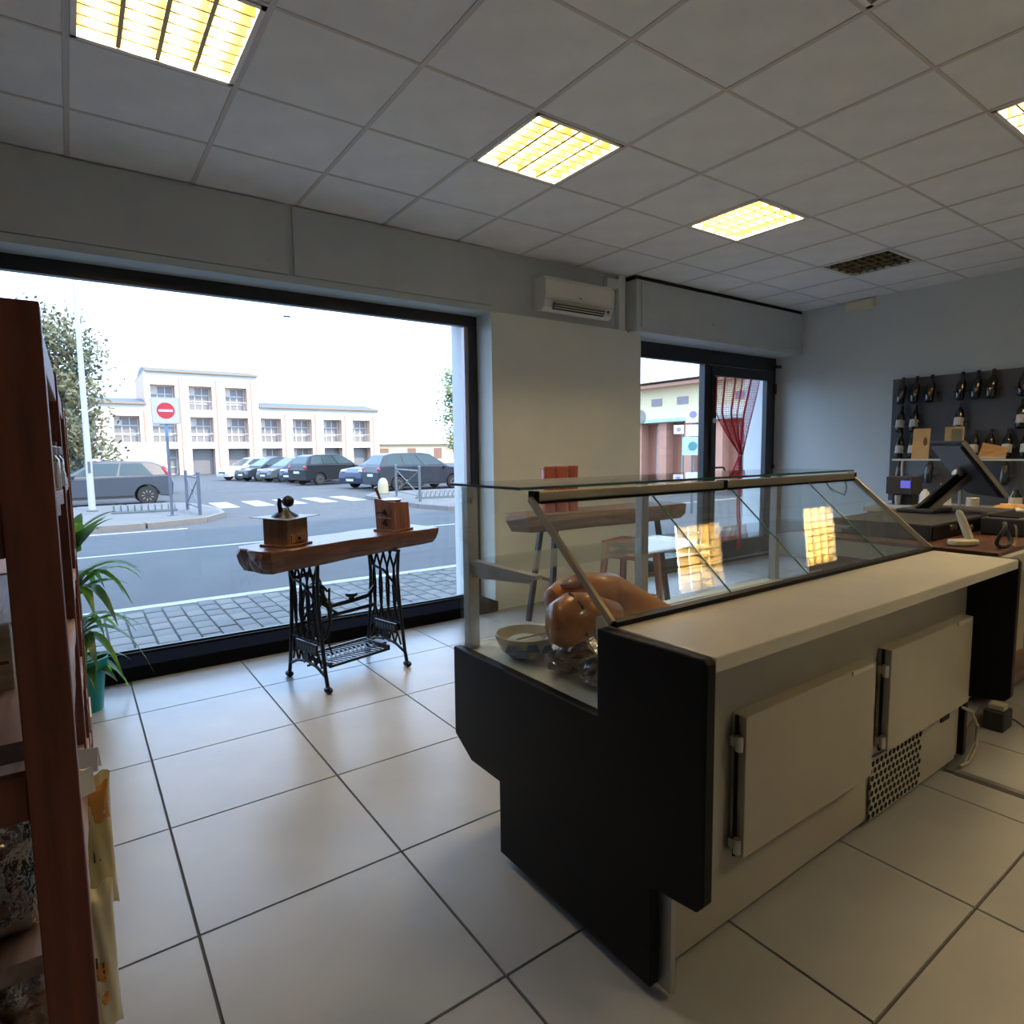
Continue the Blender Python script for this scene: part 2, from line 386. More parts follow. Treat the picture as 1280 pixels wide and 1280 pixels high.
# traffic islands with kerbs
def island(name, outline):
    n = len(outline); cx = sum(p[0] for p in outline)/n; cy = sum(p[1] for p in outline)/n
    inner = [(cx+(p[0]-cx)*.97, cy+(p[1]-cy)*.94) for p in outline]
    s = struct(name, MB().prism(inner, 'z', G-.1, G+.125), M_island)
    for i in range(n):
        a, b, c, d = outline[i], outline[(i+1) % n], inner[(i+1) % n], inner[i]
        ln = math.hypot(b[0]-a[0], b[1]-a[1]); q = max(1, int(ln/1.2))
        for k in range(min(q, 14)):
            t0, t1 = k/min(q, 14)+.004, (k+1)/min(q, 14)-.004
            L = lambda p, r, t: (p[0]+(r[0]-p[0])*t, p[1]+(r[1]-p[1])*t)
            MB().prism([L(a, b, t0), L(a, b, t1), L(d, c, t1), L(d, c, t0)], 'z', G-.1, G+.12).build('kerb_stone', M_kerb, s)
island('island_near_sign', [(-9, 15.9), (1.3, 15.75), (2.6, 16.3), (3.2, 17.4), (3.35, 19.0), (3.15, 21.2), (2.6, 22.5), (-9, 22.6)])
island('island_near_crossing', [(8.15, 16.2), (8.4, 14.9), (9.3, 14.2), (17, 14.2), (17, 21.5), (11, 22.5), (9.3, 22.2), (8.5, 21)])
for (x0, x1, y0, y1) in ((-9, 3.3, 22.62, 22.75),):
    MB().box(x0, x1, y0, y1, G-.05, G+.004).build('parking_line', M_white_line, road)

# town building beyond the car park
M_fac = mat('cream plaster facade', (.86, .77, .64), .85, var=.04, scale=.6)
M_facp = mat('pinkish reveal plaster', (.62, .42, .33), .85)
M_roofd = mat('dark sheet roof', (.10, .11, .12), .6)
M_wframe = mat('white window joinery', (.80, .79, .76), .6)
M_pane = mat('grey window panes', (.30, .29, .29), .25)  # outdoor glare haze put into this lighter pane and recess colour
M_corn = mat('brown eaves board', (.35, .25, .18), .7)
BY = 60.0
def fac_building(name, label, x0, x1, ztop, bays, rows, openrow=()):
    t = thing(name, label, 'building', ((x0+x1)/2, BY, G), group=None); ox = (x0+x1)/2
    P = lambda m: m
    D = 1.1
    # piers and spandrels leave the openings as real recesses
    edges = [x0]
    for c in bays: edges += [c-.92, c+.92]
    edges.append(x1)
    for i in range(0, len(edges), 2): MB().box(edges[i]-ox, edges[i+1]-ox, 0, D, 0, ztop-G).build('pier', M_fac, t)
    zs = [0]
    for a, b in sorted(rows): zs += [a-G, b-G]
    zs.append(ztop-G)
    for i in range(0, len(zs), 2):
        if zs[i+1]-zs[i] < .05: continue
        for c in bays: MB().box(c-.92-ox, c+.92-ox, .0, D, zs[i], zs[i+1]).build('spandrel', M_fac, t)
    MB().box(x0-ox, x1-ox, D+.15, 9, 0, ztop-G).build('rear_block', M_facp, t)
    for c in bays:                       # pilaster strips between the bays
        MB().box(c+1.18-ox, c+1.30-ox, -.06, .0, 0, ztop-G-.5).build('downpipe', mat('orange brown strip', (.50, .30, .20), .8), t)
        for (a, b) in rows:
            MB().box(c-.925-ox, c+.925-ox, D+.10, D+.15, a-G, b-G).build('recess_back', M_pane, t)
            MB().box(c+.915-ox, c+.925-ox, .02, D, a-G, b-G).build('recess_reveal', M_facp, t)
            MB().box(c-.92-ox, c+.92-ox, .05, D, b-G-.012, b-G-.002).build('recess_soffit', M_facp, t)
            if a < 0 and c in openrow: continue
            wf = MB(); h = b-a
            for fx in (-.9, -.32, .26, .86): wf.box(c+fx-.035-ox, c+fx+.035-ox, D+.02, D+.09, a-G, b-G)
            for fz in (.02, .30, .66, .98): wf.box(c-.9-ox, c+.9-ox, D+.02, D+.09, a-G+h*fz-.035, a-G+h*fz+.035)
            wo = wf.build('window', M_wframe, t)
            MB().box(c-.9-ox, c-.35-ox, D+.06, D+.085, a-G+h*.66, b-G-.03).build('blind', M_wframe, wo)
            if a > 0: MB().box(c-.9-ox, c+.9-ox, .25, .29, a-G, a-G+.03).box(c-.9-ox, c+.9-ox, .25, .29, a-G+.75, a-G+.79).build('balustrade', M_wframe, wo)
    MB().box(x0+.01-ox, x1-.01-ox, -.35, 9.2, ztop-G, ztop-G+.16).build('eaves', M_corn, t)
    MB().prism([(-.2, ztop-G+.16), (9.1, ztop-G+.16), (5.5, ztop-G+.75), (3.5, ztop-G+.75)], 'x', x0-ox+.1, x1-ox-.1).build('roof', M_roofd, t)
    return t
R1, R2, R3 = (-.28, 1.97), (2.5, 4.7), (5.3, 7.35)
fac_building('town_building', 'three storey cream building with deep square window bays behind the car park', 5.46, 14.36, 8.4, [6.73, 9.6, 12.5], [R1, R2, R3], openrow=(9.6, 12.5))
fac_building('town_building_wing', 'two storey cream wing with four bays joined beside the three storey building', 14.36, 26.0, 5.65, [15.4, 18.25, 21.2, 24.15], [R1, R2], openrow=(21.2, 24.15))
fac_building('town_building_annex', 'two storey cream annex partly hidden behind the tree and white van', -6, 5.46, 5.65, [-2.2, .95, 4.0], [R1, R2])
# distant low house behind the dark estate car
hs = thing('distant_house', 'pale yellow low house far behind the parked dark car', 'house', (44, 86, G))
M_yel = mat('pale yellow plaster', (.80, .66, .40), .9)
MB().box(-9, 9, 0, 8, 0, 3.0).build('wall', M_yel, hs)
MB().prism([(-.6, 3.0), (8.6, 3.0), (4, 4.3)], 'x', -9.4, 9.4).build('roof', mat('pale clay roof', (.60, .42, .32), .9), hs)
for x in (-6, -1.5, 3, 6.5):
    f_ = MB().box(x-.7, x+.7, -.06, .02, .7, 2.4).build('window', mat('brown shutters', (.30, .17, .12), .8), hs)
    MB().box(x-.8, x+.8, -.1, 0, .6, .7).build('sill', M_wframe, f_)

# portico building seen through the door (runs along the side street)
M_terra = mat('terracotta pilaster', (.62, .30, .20), .85, var=.05, scale=1.5)
M_cream2 = mat('light plaster fascia', (.82, .76, .66), .85)
M_green = mat('greenish shop window', (.20, .34, .28), .12)
pb = thing('portico_building', 'terracotta colonnade building with cream fascia seen through the shop door', 'building', (20, 16, G))
MB().box(.8, 9, -14, 14, 0, 3.1).build('wall', M_terra, pb)
MB().box(.0, 9, -14, 14, 2.85, 3.25).build('fascia', M_cream2, pb)
MB().box(-.25, 9, -14.2, 14.2, 2.72, 2.86).build('green_gutter', mat('pale green gutter', (.45, .58, .50), .6), pb)
MB().box(.2, 9, -14, 14, 3.25, 4.35).build('upper_wall', M_yel, pb)
MB().box(-.3, 9, -14.2, 14.2, 4.15, 4.27).build('eaves', mat('salmon eaves', (.62, .32, .22), .8), pb)
MB().prism([(-.5, 4.35), (9, 4.35), (4.5, 6.3)], 'y', -14.2, 14.2).build('roof', mat('weathered light roof', (.66, .60, .55), .9), pb)
for k in range(-9, 10):
    y = k*1.35
    MB().box(.0, .42, y-.22, y+.22, 0, 2.72).build('pilaster', M_terra, pb)
    g_ = MB().box(.74, .80, y+.42, y+.94, .45, 2.6).build('window', M_wframe, pb)
    MB().box(.72, .745, y+.48, y+.88, .5, 1.7).build('pane', M_green, g_)
    MB().box(.72, .745, y+.48, y+.88, 1.76, 2.54).build('pane', M_pane, g_)
    MB().box(.17, .2, y+.2, y+.75, 3.42, 3.72).build('vent_opening', mat('mauve shadowed vent', (.33, .27, .28), .9), pb)

# ------------------------------------------------------------------ vehicles
M_tyre = mat('black rubber tyre', (.02, .02, .02), .8)
M_rim = mat('silver alloy rim', (.50, .50, .52), .4, metal=.2)
M_cglass = mat('tinted car glass', (.05, .075, .08), .08, spec=.45)
M_trim = mat('black plastic trim', (.03, .03, .033), .6)
M_red = mat('red lamp lens', (.55, .02, .03), .2, coat=.4)
M_lamp = mat('clear lamp lens', (.75, .78, .80), .15, coat=.4)
M_plate = mat('white number plate', (.75, .75, .73), .5)
def car(name, label, cx, cy, ang, paint, L=4.05, Wd=1.70, H=1.48, kind='hatch'):
    t = thing(name, label, 'car' if kind != 'van' else 'van', (cx, cy, G), ang, 'parked vehicles across the road')
    hl = L/2; wb = L*.305; wr = .31
    if kind == 'hatch':
        belt = [(-hl+.02, .45), (-hl, .70), (-hl+.08, .98), (-.2, .95), (hl*.42, .90), (hl*.78, .80), (hl-.06, .66), (hl, .45)]
        cab = [(-hl+.06, .96), (-hl+.36, H-.16), (-hl+.62, H-.06), (-.15, H), (hl*.12, H-.07), (hl*.55, .88)]
    elif kind == 'suv':
        belt = [(-hl+.03, .5), (-hl, .80), (-hl+.06, 1.08), (-.2, 1.06), (hl*.42, 1.02), (hl*.85, .92), (hl-.04, .75), (hl, .5)]
        cab = [(-hl+.10, 1.06), (-hl+.42, H-.09), (-hl+.8, H-.01), (-.1, H), (hl*.14, H-.06), (hl*.52, 1.0)]
    else:
        belt = [(-hl, .5), (-hl, .8), (-hl+.02, 1.05), (-.2, 1.05), (hl*.5, 1.03), (hl*.85, .92), (hl-.04, .8), (hl, .5)]
        cab = [(-hl+.03, 1.0), (-hl+.10, H-.06), (-hl+.3, H), (hl*.25, H), (hl*.45, H-.12), (hl*.72, .98)]
    low = [(hl-.03, .24)]
    for c in (wb, -wb):
        for k in range(9):
            a = PI*k/8; low.append((c+math.cos(a)*(wr+.06), max(.24, .30+math.sin(a)*(wr+.06))))
    low.append((-hl+.05, .26))
    poly = belt+low
    b = MB()
    # lower shell in slices: narrow at the sides
    n = len(poly); vs = []
    for y, sc in ((-Wd/2, .985), (-Wd/2+.10, 1.0), (Wd/2-.10, 1.0), (Wd/2, .985)):
        vs += [(p[0]*sc, y, p[1]) for p in poly]
    fs = [tuple(range(n)), tuple(range(3*n, 4*n))]
    for r in range(3):
        for i in range(n): fs.append((r*n+i, r*n+(i+1) % n, (r+1)*n+(i+1) % n, (r+1)*n+i))
    b.add(vs, fs)
    hw = lambda z: Wd/2-.05-(z-.95)*.38
    m = len(cab)
    b.add([(p[0], -hw(p[1]), p[1]) for p in cab]+[(p[0], hw(p[1]), p[1]) for p in cab], [tuple(range(m)), tuple(range(m, 2*m))]+[(i, (i+1) % m, m+(i+1) % m, m+i) for i in range(m)])
    bo = b.build('body', paint, t, bevel=.035, seg=3)
    # side windows
    zc0 = cab[0][1]+.03; ztop = H-.10
    def xat(z, front):
        pts = [cab[5], cab[4], cab[3]] if front else [cab[0], cab[1], cab[2]]
        for (ax, az), (bx, bz) in zip(pts, pts[1:]):
            if min(az, bz) <= z <= max(az, bz): return ax+(bx-ax)*(z-az)/(bz-az+1e-9)
        return pts[-1][0]
    rb = .52 if kind == 'hatch' else .22
    xb0, xb1, xf0, xf1 = xat(zc0, 0)+rb, xat(ztop, 0)+rb-.12, xat(zc0, 1)-.16, xat(ztop, 1)-.10
    cuts = [0, .30, .64, 1] if kind == 'suv' else [0, .45, 1]
    if kind == 'van': cuts = [.72, 1]
    for s in (-1, 1):
        for c0, c1 in zip(cuts, cuts[1:]):
            a0, a1 = c0+(.015 if c0 else 0), c1-(.015 if c1 < 1 else 0)
            q = [(xb0+(xf0-xb0)*a0, zc0), (xb0+(xf0-xb0)*a1, zc0), (xb1+(xf1-xb1)*a1, ztop), (xb1+(xf1-xb1)*a0, ztop)]
            MB().sheet([(x, s*(hw(z)+.006), z) for x, z in q], .014).build('side_window', M_cglass, bo)
    for (p, q) in ((cab[4], cab[5]), (cab[1], cab[0])):
        za, zb = p[1]-.03, q[1]+.06
        f = lambda z: p[0]+(q[0]-p[0])*(z-p[1])/(q[1]-p[1])
        dx = .008 if q[0] > p[0] else -.008
        if kind == 'van' and q[0] < 0: continue
        MB().sheet([(f(za)+dx, -hw(za)+.1, za), (f(za)+dx, hw(za)-.1, za), (f(zb)+dx, hw(zb)-.08, zb), (f(zb)+dx, -hw(zb)+.08, zb)], .014).build('windscreen', M_cglass, bo)
    for c in (wb, -wb):
        for s in (-1, 1):
            y = s*(Wd/2-.11)
            w = MB().lathe([(.19, -.10), (wr-.03, -.10), (wr, -.06), (wr, .06), (wr-.03, .10), (.19, .10)], (c, y, wr), 22, 'y').build('wheel', M_tyre, t, smooth=True)
            r = MB().lathe([(.205, -.02), (.20, .09), (.175, .092), (.165, .05), (.05, .055), (.045, .085), (.0, .085)] if s > 0 else [(.205, .02), (.20, -.09), (.175, -.092), (.165, -.05), (.05, -.055), (.045, -.085), (0, -.085)], (c, y, wr), 18, 'y')
            for k in range(9):
                a = 2*PI*k/9; r.bar((c+.03*math.cos(a), y+s*.08, wr+.03*math.sin(a)), (c+.18*math.cos(a), y+s*.085, wr+.18*math.sin(a)), .035, .015)
            r.build('rim', M_rim, w)
    for s in (-1, 1):
        zl = .86 if kind != 'hatch' else .98
        if kind == 'hatch': MB().tube([(-hl+.10, s*(Wd/2-.075), .92), (-hl+.17, s*(Wd/2-.10), 1.08), (-hl+.30, s*(Wd/2-.17), 1.26)], [.08, .09, .05], 10).build('tail_lamp', M_red, t, smooth=True)
        else: MB().ball((-hl+.08, s*(Wd/2-.17), .93), (.10, .15, .10), 10, 7).build('tail_lamp', M_red, t, smooth=True)
        MB().ball((hl-.17, s*(Wd/2-.24), .72 if kind == 'hatch' else .82), (.16, .18, .075), 10, 7).build('headlamp', M_lamp, t, smooth=True)
        MB().ball((hl*.38, s*(Wd/2+.06), 1.0), (.06, .09, .065), 8, 6).build('mirror', paint, t, smooth=True)
    MB().box(hl-.04, hl+.015, -.38, .38, .40, .56).build('grille', M_trim, t)
    MB().box(hl+.01, hl+.025, -.26, .26, .36, .46).build('number_plate', M_plate, t)
    MB().box(-hl-.012, -hl+.03, -.26, .26, .62, .73).build('number_plate', M_plate, t)
    MB().box(-wb+.36, wb-.36, -Wd/2-.006, Wd/2+.006, .24, .30).build('sill_trim', M_trim, t)
    return t
paint = lambda n, c: mat(n, c, .35, coat=.25, spec=.35)
A15 = math.radians(15)
P_grey = paint('slate grey car paint', (.055, .065, .082)); P_dark = paint('charcoal car paint', (.016, .019, .024)); P_white = paint('white car paint', (.62, .62, .62))
P_blue = paint('navy car paint', (.015, .03, .08)); P_silver = paint('mid grey car paint', (.085, .095, .105)); P_dark2 = paint('dark slate car paint', (.026, .033, .044))
car('hatchback_car', 'slate grey hatchback parked beside the no-entry sign and tree', .79, 24.55, PI, P_grey)
car('delivery_van', 'white van parked behind the grey hatchback', .9, 31, PI, P_white, 5.2, 1.9, 2.2, 'van')
car('minivan', 'charcoal people carrier showing its red tail lamp, beside the navy car', 11.6, 33.3, A15, P_dark, 4.27, 1.78, 1.60, 'suv')
car('sports_utility_car', 'navy car with its bonnet pointing out, beside the dark estate car by the barrier', 12.5, 27.9, PI+A15, P_blue, 4.44, 1.82, 1.58, 'suv')
car('estate_car', 'dark slate estate car parked behind the grey cross-braced barrier', 12.62, 25.1, math.radians(2), P_dark2, 4.5, 1.85, 1.62, 'suv')
for (x, y), pnt, lab in (((11.75, 36.1), P_blue, 'navy hatchback mostly hidden behind the charcoal people carrier'), ((11.1, 38.6), P_silver, 'mid grey hatchback in the car park row next to a navy one'),
                         ((10.4, 41.1), P_dark2, 'dark slate hatchback in the car park row next to the white one'), ((9.8, 43.6), P_white, 'white hatchback at the far end of the car park row')):
    car('hatchback_car', lab, x, y, PI+A15, pnt)

# ------------------------------------------------------------------ street furniture and trees
M_galv = mat('grey green painted steel', (.13, .155, .16), .45, metal=.3)
M_dsteel = mat('dark blue grey steel', (.11, .13, .17), .45, metal=.3)
IZ = G+.125
lp = thing('lamp_post', 'tall white tapered lamp post on the island by the tree', 'lamp post', (.40, 20.2, IZ))
MB().tube([(0, 0, 0), (0, 0, 3), (0, 0, 8.2)], [.085, .07, .045], 14).build('pole', mat('off white post paint', (.42, .43, .40), .5), lp, smooth=True)
MB().lathe([(.13, 0), (.13, .03), (.095, .05)], (0, 0, 0), 14).build('base_flange', M_galv, lp)
MB().box(-.03, .03, -.095, -.07, 1.05, 1.35).build('access_door', M_dsteel, lp)
sg = thing('no_entry_sign', 'white square no-entry sign on a grey post on the traffic island', 'road sign', (1.98, 17.4, IZ))
MB().tube([(0, 0, 0), (0, 0, 2.6)], .035, 12).build('post', M_dsteel, sg, smooth=True)
MB().tube([(0, 0, 1.95), (0, 0, 2.25)], .038, 12).build('post_band', mat('blue sticker', (.10, .20, .40), .5), sg, smooth=True)
MB().box(-.1, .1, -.1, .1, 0, .015).build('base_plate', M_dsteel, sg)
MB().prism(rounded(-.31, .31, 2.25, 2.90, .05), 'y', -.06, -.04).build('sign_board', mat('sign rim grey', (.30, .30, .34), .5), sg)
MB().prism(rounded(-.29, .29, 2.27, 2.88, .04), 'y', -.065, -.06).build('sign_face', mat('sign white', (.40, .41, .45), .5), sg)
MB().lathe([(.195, -.070), (.195, -.065)], (0, 0, 2.575), 32, 'y').build('red_disc', mat('sign red', (.42, .02, .035), .5), sg)
MB().box(-.155, .155, -.075, -.069, 2.545, 2.605).build('white_bar', mat('sign white', (.40, .41, .45), .5), sg)
def barrier(x, y, ang, Lb, label, m):
    t = thing('street_barrier', label, 'barrier', (x, y, IZ), ang)
    h = .98
    for s in (-1, 1):
        p = MB().tube([(s*Lb/2, 0, 0), (s*Lb/2, 0, h+.06)], .04, 10).build('post', m, t, smooth=True)
        MB().ball((s*Lb/2, 0, h+.07), .045, 10, 7).build('post_cap', m, p, smooth=True)
    MB().tube([(-Lb/2, 0, h-.05), (Lb/2, 0, h-.05)], .025, 8).build('top_rail', m, t, smooth=True)
    MB().tube([(-Lb/2, 0, .18), (Lb/2, 0, .18)], .02, 8).build('bottom_rail', m, t, smooth=True)
    MB().tube([(-Lb/2, 0, .18), (Lb/2, 0, h-.05)], .015, 8).build('diagonal_brace', m, t, smooth=True)
    MB().tube([(-Lb/2, .0, h-.05), (Lb/2, .0, .18)], .015, 8).build('diagonal_brace', m, t, smooth=True)
    MB().lathe([(.07, -.02), (.07, .02)], (0, 0, .55), 12, 'y').build('centre_disc', m, t)
barrier(2.54, 17.95, math.radians(90), 2.0, 'dark blue grey street barrier on the island beside the no-entry sign', M_dsteel)
barrier(8.80, 18.2, math.radians(-101), 2.9, 'grey cross-braced street barrier in front of the dark estate car', M_galv)
def bikerack(x, y, ang, label):
    t = thing('bicycle_rack', label, 'bicycle rack', (x, y, IZ), ang)
    MB().tube([(-.75, 0, .03), (.75, 0, .03)], .02, 6).build('base_bar', M_galv, t)
    MB().tube([(-.75, .35, .03), (.75, .35, .03)], .02, 6).build('base_bar', M_galv, t)
    for k in range(10):
        xx = -.7+k*.155
        MB().tube([(xx, 0, .03), (xx, .02, .18), (xx, .10, .23), (xx, .25, .20), (xx, .35, .03)], .011, 6).build('wheel_hoop', M_galv, t, smooth=True)
bikerack(1.50, 18.7, math.radians(-8), 'low bicycle rack on the island in front of the grey hatchback')
bikerack(9.75, 17.7, math.radians(-8), 'low bicycle rack beside the grey cross-braced barrier')
# street signs on a post seen through the door
ss = thing('street_sign_post', 'slim post with small parking signs seen through the door glass', 'road sign', (12.6, 9.95, G))
MB().tube([(0, 0, 0), (0, 0, 2.6)], .035, 10).build('post', M_galv, ss, smooth=True)
nd = math.radians(-52)
def sgn(nm, z0, z1, w, col, disc=None, off=0):
    c, s = math.cos(nd), math.sin(nd)
    R = lambda x, y: (x*c-y*s, x*s+y*c)
    P = [R(off-w/2, -.05), R(off+w/2, -.05), R(off+w/2, -.035), R(off-w/2, -.035)]
    o = MB().prism(P, 'z', z0, z1).build(nm, mat('sign '+nm, col, .5), ss)
    if disc:
        q = R(off, -.056); d = MB().lathe([(min(w, z1-z0)*.24, -.004), (min(w, z1-z0)*.24, .004)], (0, 0, 0), 18, 'y').build('sign_disc', mat('disc '+nm, disc, .5), o)
        d.location = (q[0], q[1], (z0+z1)/2); d.rotation_euler = (0, 0, nd)
sgn('top_sign', 2.25, 2.65, .36, (.75, .75, .80), (.25, .22, .45)); sgn('white_sign', 1.92, 2.2, .34, (.80, .80, .80)); sgn('blue_sign', 1.45, 1.9, .5, (.45, .60, .62), (.08, .26, .28)); sgn('side_sign', 1.98, 2.2, .24, (.75, .73, .80), (.35, .28, .5), -.34)
M_bark = mat('brown bark', (.14, .10, .07), .9, bump=.4, bscale=20)
M_leafg = mat('olive green tree leaves', (.12, .15, .07), .7, var=.35, scale=1.5, col2=(.20, .17, .08))
def tree(x, y, z, h, rx, rz, n, label, lm, zc):
    t = thing('street_tree', label, 'tree', (x, y, z))
    b = MB().tube([(0, 0, 0), (.03, 0, h*.35), (0, .04, h*.7), (0, 0, h*.95)], [.14, .11, .06, .02], 9)
    for k in range(9):
        a = k*2.4; z0 = h*(.28+.06*k)
        b.tube([(0, 0, z0), (math.cos(a)*rx*.45, math.sin(a)*rx*.45, z0+rz*.25), (math.cos(a)*rx*.8, math.sin(a)*rx*.8, z0+rz*.33)], [.04, .025, .01], 6)
    b.build('trunk', M_bark, t, smooth=True)
    f = MB(); rnd = random.Random(int(x*10)+3)
    cl = [(rnd.uniform(-1, 1)*.72, rnd.uniform(-1, 1)*.72, rnd.uniform(-.85, .95)) for _ in range(46)]
    cl = [(c[0]*(1-.55*max(0, c[2])), c[1]*(1-.55*max(0, c[2])), c[2]) for c in cl]
    for _ in range(n):
        c = rnd.choice(cl); p = Vector((c[0]*rx+rnd.gauss(0, .17)*rx, c[1]*rx+rnd.gauss(0, .17)*rx, zc+c[2]*rz+rnd.gauss(0, .11)*rz))
        a = Vector((rnd.uniform(-1, 1), rnd.uniform(-1, 1), rnd.uniform(-1, 1))).normalized()*.10; q = a.orthogonal().normalized()*.06
        f.add([p-a, p+q, p+a, p-q], [(0, 1, 2, 3)])
    o = f.build('foliage', lm, t); o['kind'] = 'stuff'
tree(-.2, 28.6, G, 6.8, 2.05, 2.85, 7500, 'leafy olive green tree standing by the lamp post across the road', M_leafg, 4.0)
tree(17.2, 28.5, G, 6.2, 1.6, 2.4, 3500, 'small tree with thin foliage beyond the dark estate car', mat('yellow green leaves', (.20, .22, .06), .7, var=.3, scale=2), 3.6)
bin_ = thing('litter_bin', 'cream bollard with rounded top standing behind the barrier', 'bollard', (9.15, 20.9, IZ))
MB().lathe([(.19, 0), (.19, .3), (.165, .46), (.10, .57), (.0, .60)], (0, 0, 0), 18).build('body', mat('cream concrete', (.42, .37, .25), .8), bin_, smooth=True)
MB().lathe([(.20, .0), (.20, .05)], (0, 0, 0), 18).build('base_ring', M_kerb, bin_)

# ------------------------------------------------------------------ refrigerated display counter
M_panel = mat('black laminate end panel', (.006, .0055, .006), .45, var=.2, scale=4, spec=.15)
M_back = mat('beige grey metal back', (.40, .37, .31), .45, var=.06, scale=3, bump=.03, bscale=30)
M_top = mat('worn beige worktop', (.60, .565, .49), .33, var=.06, scale=4)
M_alu = mat('brushed aluminium', (.50, .50, .49), .35, metal=.9)
M_brass = mat('champagne aluminium rail', (.42, .36, .27), .35, metal=.8)
M_cglass2 = glass('display case glass', (.975, .992, .986), 1.52, .010)  # veil of reflections mixed in as a pale diffuse haze
M_edge = mat('green glass edge', (.06, .22, .17), .2)
M_well = mat('white food well', (.62, .66, .63), .4)
M_film = None
CXA, CXB = 1.035, 2.945
dc = thing('display_counter', 'long refrigerated glass display counter with black end panels and beige back', 'display counter', (0, 0, 0))
prof = [(1.815, .637), (1.10, .637), (1.10, .862), (.785, .868), (.773, .856), (.773, .325), (.79, .303), (.918, .285), (.918, .03), (1.545, .03), (1.545, .265), (1.713, .265), (1.817, .325)]
for x0, x1 in ((CXA, CXA+.032), (CXB-.032, CXB)): MB().prism(prof, 'x', x0, x1).build('end_panel', M_panel, dc, bevel=.004)
MB().box(CXA+.032, CXB-.032, .94, 1.54, .03, .60).build('cabinet_body', M_back, dc)
MB().box(CXA+.032, CXB-.032, .935, 1.10, .60, .832).build('back_panel', M_back, dc)
MB().prism([(1.54, .28), (1.71, .28), (1.81, .335), (1.81, .62), (1.54, .62)], 'x', CXA+.032, CXB-.032).build('front_panel', mat('dark front fascia', (.03, .03, .034), .4), dc)
MB().box(CXA+.032, CXB-.032, .775, 1.098, .832, .868).build('worktop', M_top, dc, bevel=.004)
MB().box(CXA+.032, CXB-.032, 1.10, 1.80, .60, .637).build('food_well', M_well, dc)
MB().box(CXA+.034, CXA+.05, .885, .935, .02, .28).build('corner_strip', M_alu, dc)
for x in (1.2, 2.75):
    for y in (1.05, 1.45): MB().lathe([(.03, 0), (.03, .012), (.015, .015), (.015, .04)], (x, y, 0), 12).build('foot', M_alu, dc)
def case_door(x0, x1, z0, z1):
    o = MB().box(x0, x1, .893, .937, z0, z1).build('door', M_back, dc, bevel=.003)
    for z in (z0+.035, z1-.07):
        MB().tube([(x0-.012, .905, z-.02), (x0-.012, .905, z+.02)], .01, 8).build('hinge', M_alu, o, smooth=True)
        MB().box(x0-.014, x0+.002, .90, .93, z-.012, z+.012).build('hinge_plate', M_alu, o)
    MB().tube([(x0-.006, .917, z0), (x0-.006, .917, z1)], .005, 6).build('seal', M_panel, o)
    MB().box(x1-.16, x1-.03, .888, .894, z1-.012, z1+.002).build('handle_recess', mat('pale wear strip', (.55, .53, .48), .4), o)
case_door(1.36, 2.06, .235, .618); case_door(2.165, 2.865, .282, .632)
# perforated vent: staggered holes
vp = MB().box(2.14, 2.86, .930, .9365, .03, .25).build('vent_panel', M_back, dc)
vh = MB()
for r in range(8):
    for c in range(13):
        x = 2.135+c*.031+(.0155 if r % 2 else 0); z = .045+r*.0265
        vh.lathe([(.0105, .9285), (.0105, .9300)], (x, 0, z), 8, 'y')
o = vh.build('vent_holes', mat('black vent hole', (.004, .004, .004), .9), vp); o['kind'] = 'stuff'
MB().box(2.70, 2.78, .926, .931, .225, .245).build('dark_slot', M_panel, vp)
# glasswork
ZT = 1.187; YF = 1.795; YB = 1.435; YW = 1.082
def pane(name, pts, t=.006): return MB().sheet(pts, t).build(name, M_cglass2, dc)
for x in (CXA+.022, CXB-.022): pane('side_glass', [(x, YF, .637), (x, YF, ZT), (x, YB, ZT), (x, YW+.01, .868), (x, 1.104, .637)])
pane('front_glass', [(CXA+.03, YF, .637), (CXB-.03, YF, .637), (CXB-.03, YF, ZT), (CXA+.03, YF, ZT)])
for a, b in ((CXA-.002, 1.955), (1.962, CXB)):
    o = pane('top_glass', [(a, YB-.02, ZT+.008), (b, YB-.02, ZT+.008), (b, YF+.015, ZT+.008), (a, YF+.015, ZT+.008)], .008)
    MB().box(a, b, YB-.0235, YB-.0205, ZT+.004, ZT+.012).build('glass_edge', M_edge, o)
MB().box(CXA-.004, CXA-.002, YB-.02, YF+.015, ZT+.004, ZT+.012).build('glass_edge', M_panel, dc)
slope = lambda t: (YB-.012+(YW-YB+.012)*t, ZT-.012+(.872-ZT+.012)*t)
seams = [CXA+.03, 1.555, 1.99, 2.52, CXB-.03]
for k, (a, b) in enumerate(zip(seams, seams[1:])):
    y0, z0 = slope(0); y1, z1 = slope(1); d = .006*(k % 2)
    MB().sheet([(a, y0-d, z0-d), (b+.0, y0-d, z0-d), (b, y1-d, z1-d*.2), (a, y1-d, z1-d*.2)], .005).build('sliding_glass', M_cglass2, dc)
    if k: MB().bar((a, y0-d-.003, z0), (a, y1-d-.003, z1), .004, .004).build('glass_edge', M_edge, dc)
for x, m in ((CXA+.028, M_brass), (CXB-.03, M_brass)):
    y0, z0 = slope(.03); y1, z1 = slope(1)
    MB().bar((x, y0-.008, z0), (x, y1-.008, z1+.004), .012, .018).build('slant_trim', m, dc)
for a, b in ((CXA+.05, 1.945), (1.965, CXB-.03)):
    o = MB().box(a, b, YB-.042, YB-.010, ZT-.030, ZT-.002).build('top_rail', M_brass, dc, bevel=.003)
    MB().box(a+.01, b-.005, YB-.046, YB-.012, ZT-.037, ZT-.029).build('rail_seal', M_panel, o)
    for x in (a-.012, b): MB().box(x, x+.012, YB-.044, YB-.008, ZT-.034, ZT).build('rail_end_cap', M_panel, o)
